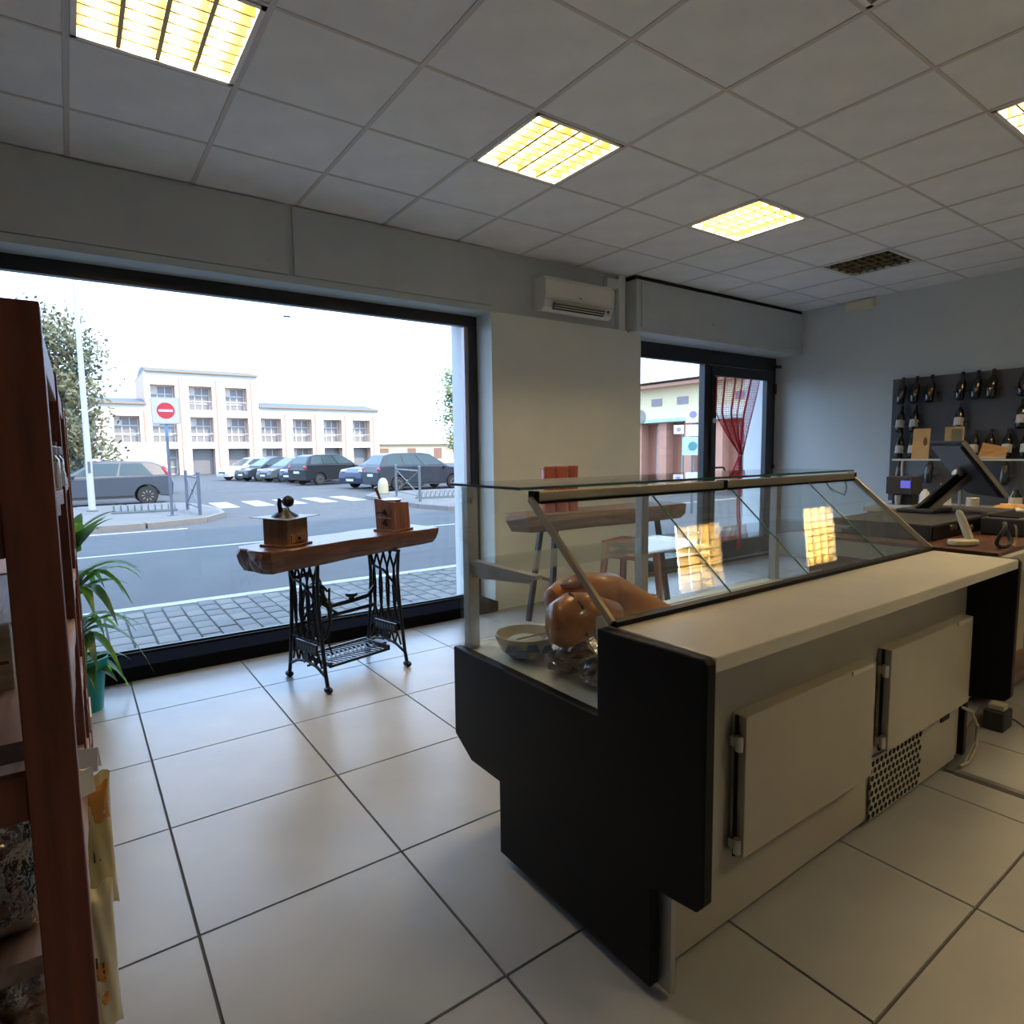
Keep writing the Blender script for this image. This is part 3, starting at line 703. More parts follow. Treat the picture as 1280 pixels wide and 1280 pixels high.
MB().box(CXA+.032, CXB-.032, YW-.022, YW+.008, .866, .880).build('bottom_track', M_panel, dc)
for x in (CXA+.028, 1.90, CXB-.028-.04):
    p = MB().box(x, x+.04, YF-.045, YF-.008, .637, ZT).build('glass_post', M_alu, dc, bevel=.002)
    MB().lathe([(.011, YF-.055), (.011, YF-.045)], (x+.02, 0, ZT-.05), 10, 'y').build('post_screw', M_alu, p)
    MB().prism([(YF-.045, .88), (YF-.045, .935), (YF-.36, .925), (YF-.36, .912)], 'x', x+.014, x+.022).build('shelf_bracket', M_alu, dc)
    MB().box(x+.004, x+.034, YF-.40, YF-.05, .930, .942).build('shelf_arm', M_alu, dc)
MB().box(CXA+.05, CXB-.05, YF-.34, YF-.07, .9435, .9495).build('shelf_glass', M_cglass2, dc)
MB().tube([(CXA+.04, YF-.3, .73), (CXB-.1, YF-.3, .73)], .0025, 6).build('support_wire', M_alu, dc)
MB().tube([(2.87, 1.42, 1.17), (2.86, 1.40, 1.12), (2.8, 1.38, 1.09), (2.72, 1.40, 1.12), (2.70, 1.43, 1.17)], .003, 6).build('lamp_cable', mat('brown cable', (.12, .07, .04), .6), dc, smooth=True)

# food inside the counter
M_ham = mat('cured ham rind', (.46, .10, .015), .32, var=.45, scale=5, col2=(.85, .33, .05), coat=.5, bump=.5, bscale=18)
M_hamd = mat('dark cured meat', (.24, .09, .07), .35, var=.3, scale=14, coat=.4)
def blob(path, radii, seed, n=18, m=None, amp=.06, flat=1):
    rnd = random.Random(seed); ph = [rnd.uniform(0, 6) for _ in range(6)]
    b = MB(); b.tube(path, radii, n, flat=flat)
    b.v = [(x+amp*.1*math.sin(28*y+ph[0])+amp*.12*math.sin(34*z+ph[1]), y+amp*.12*math.sin(26*x+ph[2]), z+amp*.14*math.sin(24*x+21*y+ph[3])) for x, y, z in b.v]
    return b
WZ = .637
hm = thing('cured_ham', 'orange brown cured ham with rounded end in the display counter', 'ham', (1.20, 1.36, WZ+.085))
blob([(-.115, -.02, .08), (-.105, -.02, .08), (-.075, -.015, .08), (-.02, 0, .083), (.05, .01, .08), (.11, .015, .072), (.17, .02, .06), (.19, .02, .06)], [.015, .045, .066, .073, .070, .060, .04, .008], 1).build('meat', M_ham, hm, smooth=True)
MB().tube([(-.03, -.075, .05), (-.03, -.055, .135), (-.03, .0, .162)], .005, 6).build('string', mat('dark binding string', (.10, .06, .05), .8), hm)
MB().prism(rounded(.0, .065, .03, .10, .012), 'y', -.080, -.072).build('label_tag', mat('pale grey tag', (.55, .52, .50), .5), hm)
hm2 = thing('cured_ham', 'larger cured ham tapering to its shank behind the rounded one in the counter', 'ham', (1.46, 1.53, WZ))
blob([(-.20, .03, .15), (-.185, .03, .15), (-.14, .025, .155), (-.05, .02, .16), (.04, .0, .145), (.12, -.03, .11), (.20, -.07, .075), (.29, -.10, .05), (.31, -.10, .05)], [.02, .055, .08, .095, .09, .072, .052, .04, .01], 5).build('meat', M_ham, hm2, smooth=True)
MB().tube([(.20, -.125, .07), (.205, -.075, .13), (.21, -.02, .08)], .005, 6).build('string', mat('dark binding string', (.10, .06, .05), .8), hm2)
MB().ball((-.14, -.02, .232), (.06, .035, .018), 10, 7).build('dark_crust', M_hamd, hm2, smooth=True)
bw = thing('serving_bowl', 'white bowl with blue painted marks beside the hams', 'bowl', (1.175, 1.585, WZ))
MB().lathe([(.05, 0), (.055, .003), (.083, .025), (.098, .060), (.101, .075), (.096, .075), (.092, .060), (.075, .03), (.04, .012), (.0, .010)], (0, 0, 0), 28).build('bowl', mat('white glazed ceramic', (.72, .70, .62), .2, coat=.5), bw, smooth=True)
for k, (a, z) in enumerate([(-2.0, .05), (-1.4, .04), (-2.7, .045), (-2.35, .03)]):
    r = .0885+.012*(z-.03)/.03
    mt = MB().prism([(-.02, -.012), (.024, -.01), (.012, .016), (-.01, .02)], 'y', -.004, .004); m_ = mt.build('blue_motif', mat('blue glaze', (.08, .22, .40), .25), bw)
    m_.location = (r*math.cos(a), r*math.sin(a), z); m_.rotation_euler = (-.2, 0, a+PI/2)
MB().ball((0, 0, .04), (.07, .07, .025), 14, 8).build('filling', mat('pale spread', (.60, .58, .50), .5), bw, smooth=True)
def wrapmat():
    if 'cling film' in MATS: return MATS['cling film']
    m = bpy.data.materials.new('cling film'); m.use_nodes = True; MATS['cling film'] = m
    N = m.node_tree.nodes; L = m.node_tree.links; N.remove(N['Principled BSDF'])
    t = N.new('ShaderNodeBsdfTransparent'); g = N.new('ShaderNodeBsdfGlossy'); g.inputs['Roughness'].default_value = .12
    fr = N.new('ShaderNodeLayerWeight'); fr.inputs[0].default_value = .72
    tc = N.new('ShaderNodeTexCoord'); n = N.new('ShaderNodeTexNoise'); n.inputs['Scale'].default_value = 30; n.inputs['Detail'].default_value = 3
    bp = N.new('ShaderNodeBump'); bp.inputs['Strength'].default_value = .8; bp.inputs['Distance'].default_value = .02
    L.new(tc.outputs['Object'], n.inputs['Vector']); L.new(n.outputs[0], bp.inputs['Height'])
    L.new(bp.outputs[0], g.inputs['Normal']); L.new(bp.outputs[0], fr.inputs['Normal'])
    mx = N.new('ShaderNodeMixShader'); L.new(fr.outputs['Fresnel'], mx.inputs[0]); L.new(t.outputs[0], mx.inputs[1]); L.new(g.outputs[0], mx.inputs[2])
    L.new(mx.outputs[0], N['Material Output'].inputs[0]); return m
def wrapped(name, label, x, y, rx, ry, rz, seed):
    t = thing(name, label, 'meat', (x, y, WZ))
    rnd = random.Random(seed); ph = [rnd.uniform(0, 6) for _ in range(4)]
    MB().ball((0, 0, rz*.95), (rx*.86, ry*.86, rz*.9), 16, 10).build('meat', M_hamd, t, smooth=True)
    MB().ball((0, 0, rz), (rx, ry, rz), 22, 14, fn=lambda d: 1+.10*math.sin(9*d.x+ph[0]+5*d.z)+.08*math.sin(11*d.y+ph[1])+.06*math.sin(14*d.z+ph[2])).build('plastic_wrap', wrapmat(), t, smooth=True)
    tw = MB()
    for k in range(9):
        a = 2*PI*k/9; b_ = a+.5; tw.add([(0, 0, rz*1.75), (.05*math.cos(a), .05*math.sin(a), rz*1.95+.06), (.05*math.cos(b_), .05*math.sin(b_), rz*1.95+.05)], [(0, 1, 2)])
    tw.build('wrap_twist', wrapmat(), t)
wrapped('wrapped_salami', 'dark meat in clear plastic wrap near the bowl', 1.215, 1.375, .10, .065, .042, 2)
wrapped('wrapped_salami', 'rounded dark sausage in clear plastic at the black notch of the counter', 1.19, 1.235, .075, .05, .036, 8)
pp = thing('paper_sheet', 'crumpled brown paper sheet lying in the far half of the counter', 'paper', (2.30, 1.40, WZ))
def crump(w, d, amp, seed, nx=22, ny=14):
    rnd = random.Random(seed); ph = [(rnd.uniform(6, 22), rnd.uniform(6, 22), rnd.uniform(0, 6)) for _ in range(6)]
    b = MB(); vs = []
    for j in range(ny+1):
        for i in range(nx+1):
            x = -w/2+w*i/nx; y = -d/2+d*j/ny
            z = amp+sum(abs(math.sin(x*p[0]+y*p[1]+p[2]))*amp/4 for p in ph)
            vs.append((x+rnd.uniform(-.004, .004), y+rnd.uniform(-.004, .004), z))
    b.add(vs, [(j*(nx+1)+i, j*(nx+1)+i+1, (j+1)*(nx+1)+i+1, (j+1)*(nx+1)+i) for j in range(ny) for i in range(nx)])
    b.add([(v[0], v[1], v[2]-.001) for v in vs], [(j*(nx+1)+i, (j+1)*(nx+1)+i, (j+1)*(nx+1)+i+1, j*(nx+1)+i+1) for j in range(ny) for i in range(nx)])
    return b
crump(.62, .30, .012, 4).build('sheet', mat('brown greaseproof paper', (.40, .30, .20), .7, var=.2, scale=9), pp)
MB().box(-.36, .36, -.19, .19, 0, .004).build('tray_liner', M_alu, pp)

# ------------------------------------------------------------------ sewing-machine table by the window
M_iron = mat('black cast iron', (.012, .012, .016), .38, var=.2, scale=20, metal=.4)
M_slab = wood('dark brown live edge timber', (.075, .026, .016), (.15, .058, .034), .30, axis=0, scale=5, bump=.25)
tb = thing('sewing_machine_table', 'live-edge timber slab table on an antique iron treadle base by the window', 'table', (1.285, 3.515, 0), math.radians(13.5))
def slab(name, poly, z0, z1, m, parent, seed, amp=.012, drop=0):
    """thick board with irregular, broken ends and a slightly waned underside"""
    rnd = random.Random(seed); n = len(poly); b = MB(); vs = []
    cx = sum(p[0] for p in poly)/n; cy = sum(p[1] for p in poly)/n
    lev = [(0, .84), (.3, .95), (.65, 1.0), (.92, 1.0), (1, .99)]
    for t, s in lev:
        for p in poly:
            vs.append((cx+(p[0]-cx)*(1-(1-s)*.35)+rnd.uniform(-amp, amp)*(.4 if t > .85 else 1)*(1 if abs(p[0]-cx) > .5 else .25), cy+(p[1]-cy)*s+rnd.uniform(-amp, amp)*.25, z0-drop*max(0, min(1, .5-(p[0]-cx)/1.2))*(1-t)+(z1-z0)*t))
    fs = [tuple(range(n))[::-1], tuple(range((len(lev)-1)*n, len(lev)*n))]
    for r in range(len(lev)-1):
        for i in range(n): fs.append((r*n+i, r*n+(i+1) % n, (r+1)*n+(i+1) % n, (r+1)*n+i))
    b.add(vs, fs); return b.build(name, m, parent, bevel=.003)
pl = []
for k in range(15): pl.append((-.575+1.175*k/14, -.215+.075*math.sin(k*.0)+.010*math.sin(k*1.3)+.0045*k))
pl += [(.625, -.08), (.615, .02), (.63, .10), (.60, .20)]
for k in range(15): pl.append((.58-1.16*k/14, .195+.008*math.sin(k*1.7)-.0055*k))
pl += [(-.605, .07), (-.612, .02), (-.60, -.03), (-.615, -.08), (-.61, -.13), (-.60, -.18)]
slab('tabletop', pl, .728, .822, M_slab, tb, 3, .010, drop=.03)
def iron_frame(lx):
    def P(y, z): return (lx, y, z)
    fr = MB(); r = .0075
    H0, H1 = .05, .712
    fr.tube([P(-.20, .035), P(-.185, .10), P(-.150, .35), P(-.135, .55), P(-.15, H1)], .011, 8)
    fr.tube([P(.20, .035), P(.185, .10), P(.150, .35), P(.135, .55), P(.15, H1)], .011, 8)
    fr.tube([P(-.16, H1), P(.16, H1)], .009, 8)
    fr.tube([P(-.19, .085), P(-.1, .125), P(.0, .14), P(.1, .125), P(.19, .085)], .009, 8)
    for c in (-.10, -.035, .035, .10):           # gothic tracery, upper part
        fr.tube([P(c-.045, H1), P(c, .60), P(c+.012, .48), P(c+.005, .36), P(c-.03, .26)], r, 6)
        fr.tube([P(c+.045, H1), P(c, .60), P(c-.012, .48), P(c-.005, .36), P(c+.03, .26)], r, 6)
    for c in (-.12, -.06, 0, .06, .12):          # lower zigzag
        fr.tube([P(c-.03, .125), P(c, .20), P(c+.03, .125)], r*.9, 6)
    fr.tube([P(-.155, .265), P(.155, .265)], r, 6)
    fr.tube([P(-.15, .33), P(-.11, .50), P(.0, .575), P(.11, .60), P(.15, .66)], .009, 8)
    return fr
for lx in (-.275, .275):
    fo = iron_frame(lx).build('side_frame', M_iron, tb, smooth=True)
    MB().box(lx-.006, lx+.006, -.11, .11, .19, .25).build('name_plate', M_iron, fo, bevel=.002)
    lt = MB()
    for k in range(7): lt.box(lx-.0085, lx+.0085, -.095+k*.028, -.080+k*.028, .205, .235)
    lt.build('raised_lettering', mat('worn gilt relief', (.10, .11, .12), .4, metal=.5), fo)
    MB().lathe([(.028, lx-.008), (.028, lx+.008)], (0, 0, .165), 14, 'x').build('rosette', M_iron, fo)
    for s in (-1, 1):
        MB().ball((lx, s*.205, .0185), (.020, .034, .0185), 12, 8).build('foot', M_iron, fo, smooth=True)
cb = MB()
cb.tube([(-.275, .10, .60), (-.20, .10, .615), (-.13, .10, .58), (-.10, .10, .50), (-.095, .10, .42), (-.06, .10, .395), (.1, .10, .40), (.22, .10, .41), (.275, .10, .46)], .014, 8)
cb.tube([(-.275, .10, .33), (.275, .10, .345)], .012, 8)
cb.tube([(-.275, -.10, .52), (-.20, -.08, .50), (-.13, -.03, .44), (-.09, .04, .36), (-.08, .08, .34)], .012, 8)
cb.tube([(-.275, .10, .30), (-.15, .10, .45), (.0, .10, .34)], .010, 8)
cb.build('cross_brace', M_iron, tb, smooth=True)
MB().lathe([(.018, .40), (.018, .425), (.036, .43), (.038, .45), (.0, .45)], (.10, .10, 0), 14).build('brace_cup', M_iron, tb, smooth=True)
fw = MB()
ring = lambda cx, cy, cz, R, n=28: [(cx, cy+R*math.cos(2*PI*k/n), cz+R*math.sin(2*PI*k/n)) for k in range(n+1)]
fw.tube(ring(-.215, .0, .40, .155), .011, 8, caps=False)
for k in range(6):
    a = PI*k/3; fw.tube([(-.215, .02*math.cos(a), .40+.02*math.sin(a)), (-.215, .08*math.cos(a+.35), .40+.08*math.sin(a+.35)), (-.215, .15*math.cos(a), .40+.15*math.sin(a))], .007, 6)
fw.lathe([(.028, -.24), (.028, -.19)], (0, 0, .40), 14, 'x')
fw.build('flywheel', M_iron, tb, smooth=True)
gd = MB().tube([(-.19, .17*math.cos(a), .40+.17*math.sin(a)) for a in [(-.6+k*.2) for k in range(15)]], .008, 6)
gd.tube([(-.19, -.09, .25), (-.19, -.12, .56)], .007, 6)
gd.build('dress_guard', M_iron, tb, smooth=True)
MB().tube([(-.13, -.03, .14), (-.17, -.01, .30), (-.19, .0, .40)], .006, 6).build('pitman_rod', M_iron, tb, smooth=True)
td = thing  # alias kept short below
tr = MB().box(-.21, .21, -.125, -.11, .105, .12).box(-.21, .21, .11, .125, .125, .14).box(-.21, -.195, -.125, .125, .11, .135).box(.195, .21, -.125, .125, .11, .135).build('treadle_frame', M_iron, tb)
for k in range(13):
    x = -.18+k*.03
    for s, (y0, y1) in enumerate(((-.11, -.04), (-.04, .04), (.04, .11))):
        MB().bar((x-(.013 if s % 2 else -.013), y0, .118+.06*(y0+.11)), (x+(.013 if s % 2 else -.013), y1, .118+.06*(y1+.11)), .009, .006).build('treadle_slat', M_iron, tr)
for y in (-.04, .04): MB().bar((-.2, y, .122), (.2, y, .122), .007, .007).build('treadle_rib', M_iron, tr)
MB().tube([(-.275, .0, .11), (.275, .0, .11)], .007, 6).build('treadle_axle', M_iron, tb)
# old coffee grinders on the slab
TZ = .822
M_walnut = wood('worn brown grinder wood', (.17, .075, .032), (.27, .13, .055), .45, axis=2, scale=4)
def tloc(x, y):
    a = math.radians(13.5); return (1.285+x*math.cos(a)-y*math.sin(a), 3.515+x*math.sin(a)+y*math.cos(a), TZ)
g1 = thing('coffee_grinder', 'square wooden coffee grinder with flared metal top and iron knob on the slab', 'coffee grinder', tloc(-.40, -.06), math.radians(33))
MB().box(-.095, .095, -.095, .095, 0, .012).build('base_board', M_walnut, g1, bevel=.003)
MB().prism(rounded(-.082, .082, -.082, .082, .012), 'z', .012, .145).build('wooden_box', M_walnut, g1, bevel=.002)
MB().box(-.055, .055, -.086, -.08, .02, .065).build('drawer', M_walnut, g1, bevel=.002)
MB().ball((0, -.092, .042), .009, 10, 7).build('drawer_knob', M_iron, g1, smooth=True)
MB().add([(-.125, -.125, .146), (.125, -.125, .152), (.125, .125, .148), (-.125, .125, .155), (-.125, -.125, .149), (.125, -.125, .155), (.125, .125, .151), (-.125, .125, .158)],
         [(0, 3, 2, 1), (4, 5, 6, 7), (0, 1, 5, 4), (1, 2, 6, 5), (2, 3, 7, 6), (3, 0, 4, 7)]).build('flared_plate', mat('dull tin', (.22, .23, .26), .45, metal=.5), g1)
MB().lathe([(.075, .148), (.065, .165), (.03, .185), (.022, .20)], (0, 0, 0), 18).build('iron_dome', M_iron, g1, smooth=True)
MB().ball((.028, 0, .232), .032, 14, 9).build('iron_knob', M_iron, g1, smooth=True)
MB().tube([(-.03, 0, .17), (-.038, 0, .22), (-.035, 0, .245), (-.022, 0, .235)], .012, 8).build('crank_stub', M_iron, g1, smooth=True)
g2 = thing('wooden_mill', 'tapered dark wooden box mill with a stick handle on the slab', 'mill', tloc(.335, -.035), math.radians(28))
MB().box(-.088, .088, -.088, .088, 0, .014).build('base_board', M_walnut, g2, bevel=.003)
b = MB(); b.add([(-.075, -.075, .014), (.075, -.075, .014), (.075, .075, .014), (-.075, .075, .014), (-.088, -.07, .185), (.068, -.07, .175), (.068, .075, .195), (-.088, .075, .205)], [(0, 3, 2, 1), (4, 5, 6, 7), (0, 1, 5, 4), (1, 2, 6, 5), (2, 3, 7, 6), (3, 0, 4, 7)])
b.build('tapered_box', wood('reddish mill wood', (.15, .055, .032), (.25, .105, .06), .4, axis=2, scale=4), g2, bevel=.003)
MB().lathe([(.055, .186), (.06, .196), (.03, .203), (.0, .204)], (-.01, 0, 0), 18, sx=1.1).build('steel_lid', mat('cool steel', (.52, .55, .60), .3, metal=.9), g2, smooth=True)
MB().tube([(-.045, .05, .17), (-.075, .06, .25), (-.085, .062, .275)], [.008, .009, .013], 10).build('stick_handle', M_walnut, g2, smooth=True)
MB().tube([(-.16, .0, .125), (-.08, .0, .12)], .004, 6).tube([(.07, 0, .06), (.15, .0, .055)], .005, 6).build('axle_rod', M_iron, g2)
for z in (.12, .055): MB().prism([(-.02, z-.02), (.02, z-.005), (0, z+.022)], 'x', -.088, -.080).build('carved_mark', M_iron, g2)
MB().tube([(-.089, -.05, .085), (-.089, .05, .09)], .003, 6).build('wire_clasp', M_alu, g2)

# ------------------------------------------------------------------ plant
pt = thing('potted_dracaena', 'green striped dracaena in a teal pot beside the window sill', 'plant', (-.02, 3.80, 0))
MB().lathe([(.0, .0), (.078, 0), (.10, .22), (.112, .225), (.116, .275), (.108, .275), (.10, .24), (.0, .235)], (0, 0, 0), 28).build('pot', mat('teal plastic pot', (.0, .27, .25), .4), pt, smooth=True)
MB().lathe([(.0, .236), (.098, .242), (.0, .250)], (0, 0, 0), 18).build('soil', mat('dark soil', (.05, .035, .025), .95, bump=.4), pt)
def leafmat(name, c, tr):
    m = mat(name, c, .35, var=.3, scale=6); N = m.node_tree.nodes; L = m.node_tree.links
    b_ = N['Principled BSDF']; t_ = N.new('ShaderNodeBsdfTranslucent'); t_.inputs[0].default_value = (*tr, 1)
    mx = N.new('ShaderNodeMixShader'); mx.inputs[0].default_value = .4
    L.new(b_.outputs[0], mx.inputs[1]); L.new(t_.outputs[0], mx.inputs[2]); L.new(mx.outputs[0], N['Material Output'].inputs[0]); return m
M_leaf = leafmat('glossy dracaena leaf', (.07, .20, .03), (.20, .42, .05))
M_leafd = leafmat('dark dracaena leaf', (.035, .10, .03), (.10, .24, .05))
rl = random.Random(11)
def leaf(base, az, ln, up, droop, w, m):
    n = 7; b = MB(); d = Vector((math.cos(az), math.sin(az), 0)); s = Vector((-math.sin(az), math.cos(az), 0)); vs = []
    for k in range(n+1):
        t = k/n; p = Vector(base)+d*ln*t*(1-.15*t)+Vector((0, 0, ln*(up*t-droop*t*t)))
        ww = w*math.sin(PI*min(1, .12+.88*t)**.75)*(1 if t < .99 else 0)+.001
        vs += [p-s*ww+Vector((0, 0, ww*.35)), p, p+s*ww+Vector((0, 0, ww*.35))]
    fs = []
    for k in range(n):
        for q in (0, 1): a = k*3+q; fs.append((a, a+1, a+4, a+3))
    b.add(vs, fs); o = b.build('leaf', m, pt, smooth=True)
for (z, n, sp, u, dr, ln, th) in ((1.04, 18, .3, 1.05, .55, .27, 0), (.82, 20, .9, .75, .95, .36, .4), (.60, 18, 1.1, .65, 1.1, .34, .2), (.40, 12, 1.2, .55, 1.0, .28, .7)):
    for k in range(n):
        leaf((rl.uniform(-.012, .012), rl.uniform(-.012, .012), z-.17+rl.uniform(-.05, .03)), th+k*2.399, ln*rl.uniform(.75, 1.1), u*rl.uniform(.7, 1.3), dr*rl.uniform(.7, 1.2), (.034 if z > 1 else .027)*rl.uniform(.8, 1.2), M_leaf if rl.random() < .6 else M_leafd)
MB().tube([(0, 0, .23), (.006, .004, .55), (0, 0, .88)], [.016, .014, .012], 8).build('cane', mat('ringed cane stem', (.22, .17, .10), .8), pt, smooth=True)

# ------------------------------------------------------------------ dark timber shelf unit at the left
M_rack = wood('dark red stained timber', (.14, .035, .018), (.24, .065, .032), .5, axis=2, scale=4, bump=.12)
M_rackh = wood('window-lit red shelf board', (.34, .20, .15), (.50, .33, .27), .38, axis=1, scale=4, bump=.12)  # window light on the boards put into this paler, pinker tone
rk = thing('shelf_unit', 'dark red stained timber shelf unit holding jars and bags', 'shelf', (-.019, 1.0, 0), -.0068)
for y in (0, .80, 1.62, 2.2):
    MB().box(-.056, 0, y, y+.05, 0, 1.497).build('post', M_rack, rk, bevel=.002)
    MB().box(-.50, -.445, y, y+.05, 0, 1.497).build('post', M_rack, rk, bevel=.002)
MB().box(-.445, -.056, .006, .03, 1.172, 1.48).build('end_board', M_rack, rk, bevel=.002)
for z0, z1 in ((.82, .878), (.36, .42)): MB().box(-.445, -.056, .008, .04, z0, z1).build('end_rail', M_rack, rk, bevel=.002)
for x in (-.056, -.5): MB().box(x+.004, x+.052, .05, 2.2, 1.43, 1.49).build('top_rail', M_rack, rk, bevel=.002)
for z in (.10, .30, .60, .915, 1.235):
    for y0, y1 in ((.05, .80), (.85, 1.62), (1.67, 2.2)):
        if z > 1.2 and y0 > 1.6: continue
        b = MB(); rnd = random.Random(int(z*100+y0*10)); n = 12
        edge = [(-.004+(rnd.uniform(-.010, .004) if z > 1.2 else rnd.uniform(-.002, .002)), y0+(y1-y0)*k/n) for k in range(n+1)]
        b.prism([(-.45, y0), *edge, (-.45, y1)], 'z', z-.028, z).build('shelf_board', M_rackh, rk)
RKz = lambda z: z
M_jar = glass('jar glass', (.97, .97, .95), 1.45, .01)
def jar(x, y, z, label, fill):
    t = thing('glass_jar', label, 'jar', (x, y, z), group='preserve jars on the top shelf')
    MB().lathe([(.0, .001), (.030, .001), (.033, .006), (.033, .060), (.026, .070), (.026, .078)], (0, 0, 0), 20).build('jar_body', M_jar, t, smooth=True)
    MB().lathe([(.0, .004), (.030, .004), (.030, .056), (.0, .058)], (0, 0, 0), 18).build('contents', mat('jar filling '+fill[0], fill[1], .5), t, smooth=True)
    MB().lathe([(.029, .070), (.030, .072), (.030, .086), (.027, .088), (.0, .088)], (0, 0, 0), 20).build('lid', mat('grey jar lid', (.30, .29, .30), .35, metal=.5), t, smooth=True)
jar(-.050, 1.55, 1.2355, 'small jar of pale preserve with a grey lid, nearest the end board of the shelf', ('pale', (.42, .33, .22)))
jar(-.044, 1.66, 1.2355, 'small jar of tan preserve with a grey lid, second along the top shelf', ('tan', (.36, .28, .19)))
bt = thing('sauce_bottle', 'short dark bottle with a black band standing past the jars', 'bottle', (-.036, 1.755, 1.2355))
MB().lathe([(.0, 0), (.026, 0), (.026, .03), (.012, .065), (.011, .09)], (0, 0, 0), 18).build('bottle_body', mat('mauve dark glass', (.06, .04, .10), .15), bt, smooth=True)
MB().lathe([(.013, .088), (.013, .10), (.0, .10)], (0, 0, 0), 14).build('cap', M_trim, bt)
# price cards, bags
def pcard(x, y, z, rz, label):
    t = thing('price_card', label, 'card', (x, y, z), rz, 'folded white cards on the lower shelf')
    m = mat('white glossy card', (.90, .90, .92), .3)
    MB().sheet([(-.03, 0, .0), (.03, 0, .0), (.03, .012, .05), (-.03, .012, .05)], .001).build('front_flap', m, t)
    MB().sheet([(-.03, .026, .0), (.03, .026, .0), (.03, .012, .05), (-.03, .012, .05)], .001).build('rear_flap', m, t)
pcard(-.028, 1.50, .604, .5, 'folded white card leaning at the front of the lower shelf'); pcard(-.024, 1.62, .604, -.3, 'folded white card standing behind another on the lower shelf')
def pillow(w, h, d, seed, n=18, m=24):
    rnd = random.Random(seed); ph = [rnd.uniform(0, 6) for _ in range(4)]; b = MB()
    for s in (-1, 1):
        vs = []
        for j in range(m+1):
            for i in range(n+1):
                u, v = i/n*2-1, j/m*2-1
                th = d*((1-abs(u)**2.4)*(1-abs(v)**5))**.6
                th *= 1+.10*math.sin(9*u+ph[0]+4*v)+.08*math.sin(11*v+ph[1]); th = max(th, .0008)
                vs.append((u*w*(1-.06*(1-abs(v)**3)), s*th, h/2+v*h/2+.006*math.sin(6*u+ph[2])*abs(v)**4))
        b.add(vs, [(j*(n+1)+i, j*(n+1)+i+1, (j+1)*(n+1)+i+1, (j+1)*(n+1)+i) for j in range(m) for i in range(n)])
    return b
M_bagy = mat('pale yellow pasta bag', (.62, .50, .22), .28, var=.15, scale=9, coat=.6)
M_bago = mat('orange printed film', (.62, .25, .02), .28, coat=.6)
M_bagw = mat('cream plastic bag', (.66, .60, .40), .28, var=.12, scale=6, coat=.6)
def pasta_bag(x, y, z, rz, label, body, w, h, d, parts):
    t = thing('pasta_bag', label, 'bag', (x, y, z), rz, 'film bags hanging on the shelf front')
    pillow(w, h, d, int(z*100)).build('bag_body', body, t, smooth=True)
    for nm, zz, rr, sx in parts:
        for s in (1,):
            o = pillow(rr*sx, rr*2, d*.5, 3, 10, 10).build(nm, M_bago, t, smooth=True); o.location = (0, -d*.56, zz-rr)
    lt = MB()
    for k, (a, ln) in enumerate(((-.004, .05), (.006, .035))): lt.box(a-.0015, a+.0015, -d*1.03, -d*.98, h*.42, h*.42+ln)
    lt.build('lettering', mat('black print', (.03, .03, .03), .5), t)
    MB().tube([(0, .0, h-.005), (0, -.004, h+.02), (-.03, -.004, h+.03)], .002, 6).build('hanging_tie', M_alu, t)
pasta_bag(-.018, 1.60, .285, .25, 'yellow and orange film pasta bag hanging under the white cards', M_bagy, .045, .315, .03, (('orange_top', .255, .045, .8), ('pasta_window', .05, .036, .8)))
pasta_bag(-.024, 1.36, .19, .2, 'cream film bag with orange spots hanging low on the shelf', M_bagw, .038, .30, .03, (('orange_spot', .14, .022, 1), ('orange_spot', .09, .018, 1)))
def clear_bag(x, y, z, w, h, d, label):
    t = thing('film_bag', label, 'bag', (x, y, z), .1)
    pillow(w*.8, h*.7, d*.85, 5).build('contents', mat('dark dried food', (.16, .10, .08), .5, var=.3, scale=20), t, smooth=True)
    pillow(w, h, d, 9).build('film', wrapmat(), t, smooth=True)
clear_bag(-.15, 1.12, .60, .075, .20, .04, 'clear film bag with dark dried food lying behind the end rail')
clear_bag(-.13, 1.25, .30, .07, .26, .035, 'clear film bag of pale beans standing on the low shelf')
bx = thing('cardboard_box', 'cream and brown cardboard box on the floor beyond the shelf unit', 'box', (-.10, 3.40, 0))
MB().box(-.12, .10, -.14, .14, 0, .085).build('box_base', mat('brown carton', (.34, .17, .08), .7), bx, bevel=.002)
MB().box(-.123, .103, -.143, .143, .085, .15).build('box_lid', mat('cream carton', (.66, .55, .38), .7), bx, bevel=.002)
pk = thing('chopping_board', 'pale grey grained chopping board standing behind the end rail of the shelf', 'board', (-.30, 1.30, .9155))
MB().box(-.12, .20, 0, .02, 0, .11).build('plank', wood('pale grey plank', (.30, .25, .21), (.42, .37, .32), .6, axis=0), pk, bevel=.002)
MB().box(-.115, .195, -.003, 0, .045, .05).build('scored_groove', M_rack, pk)

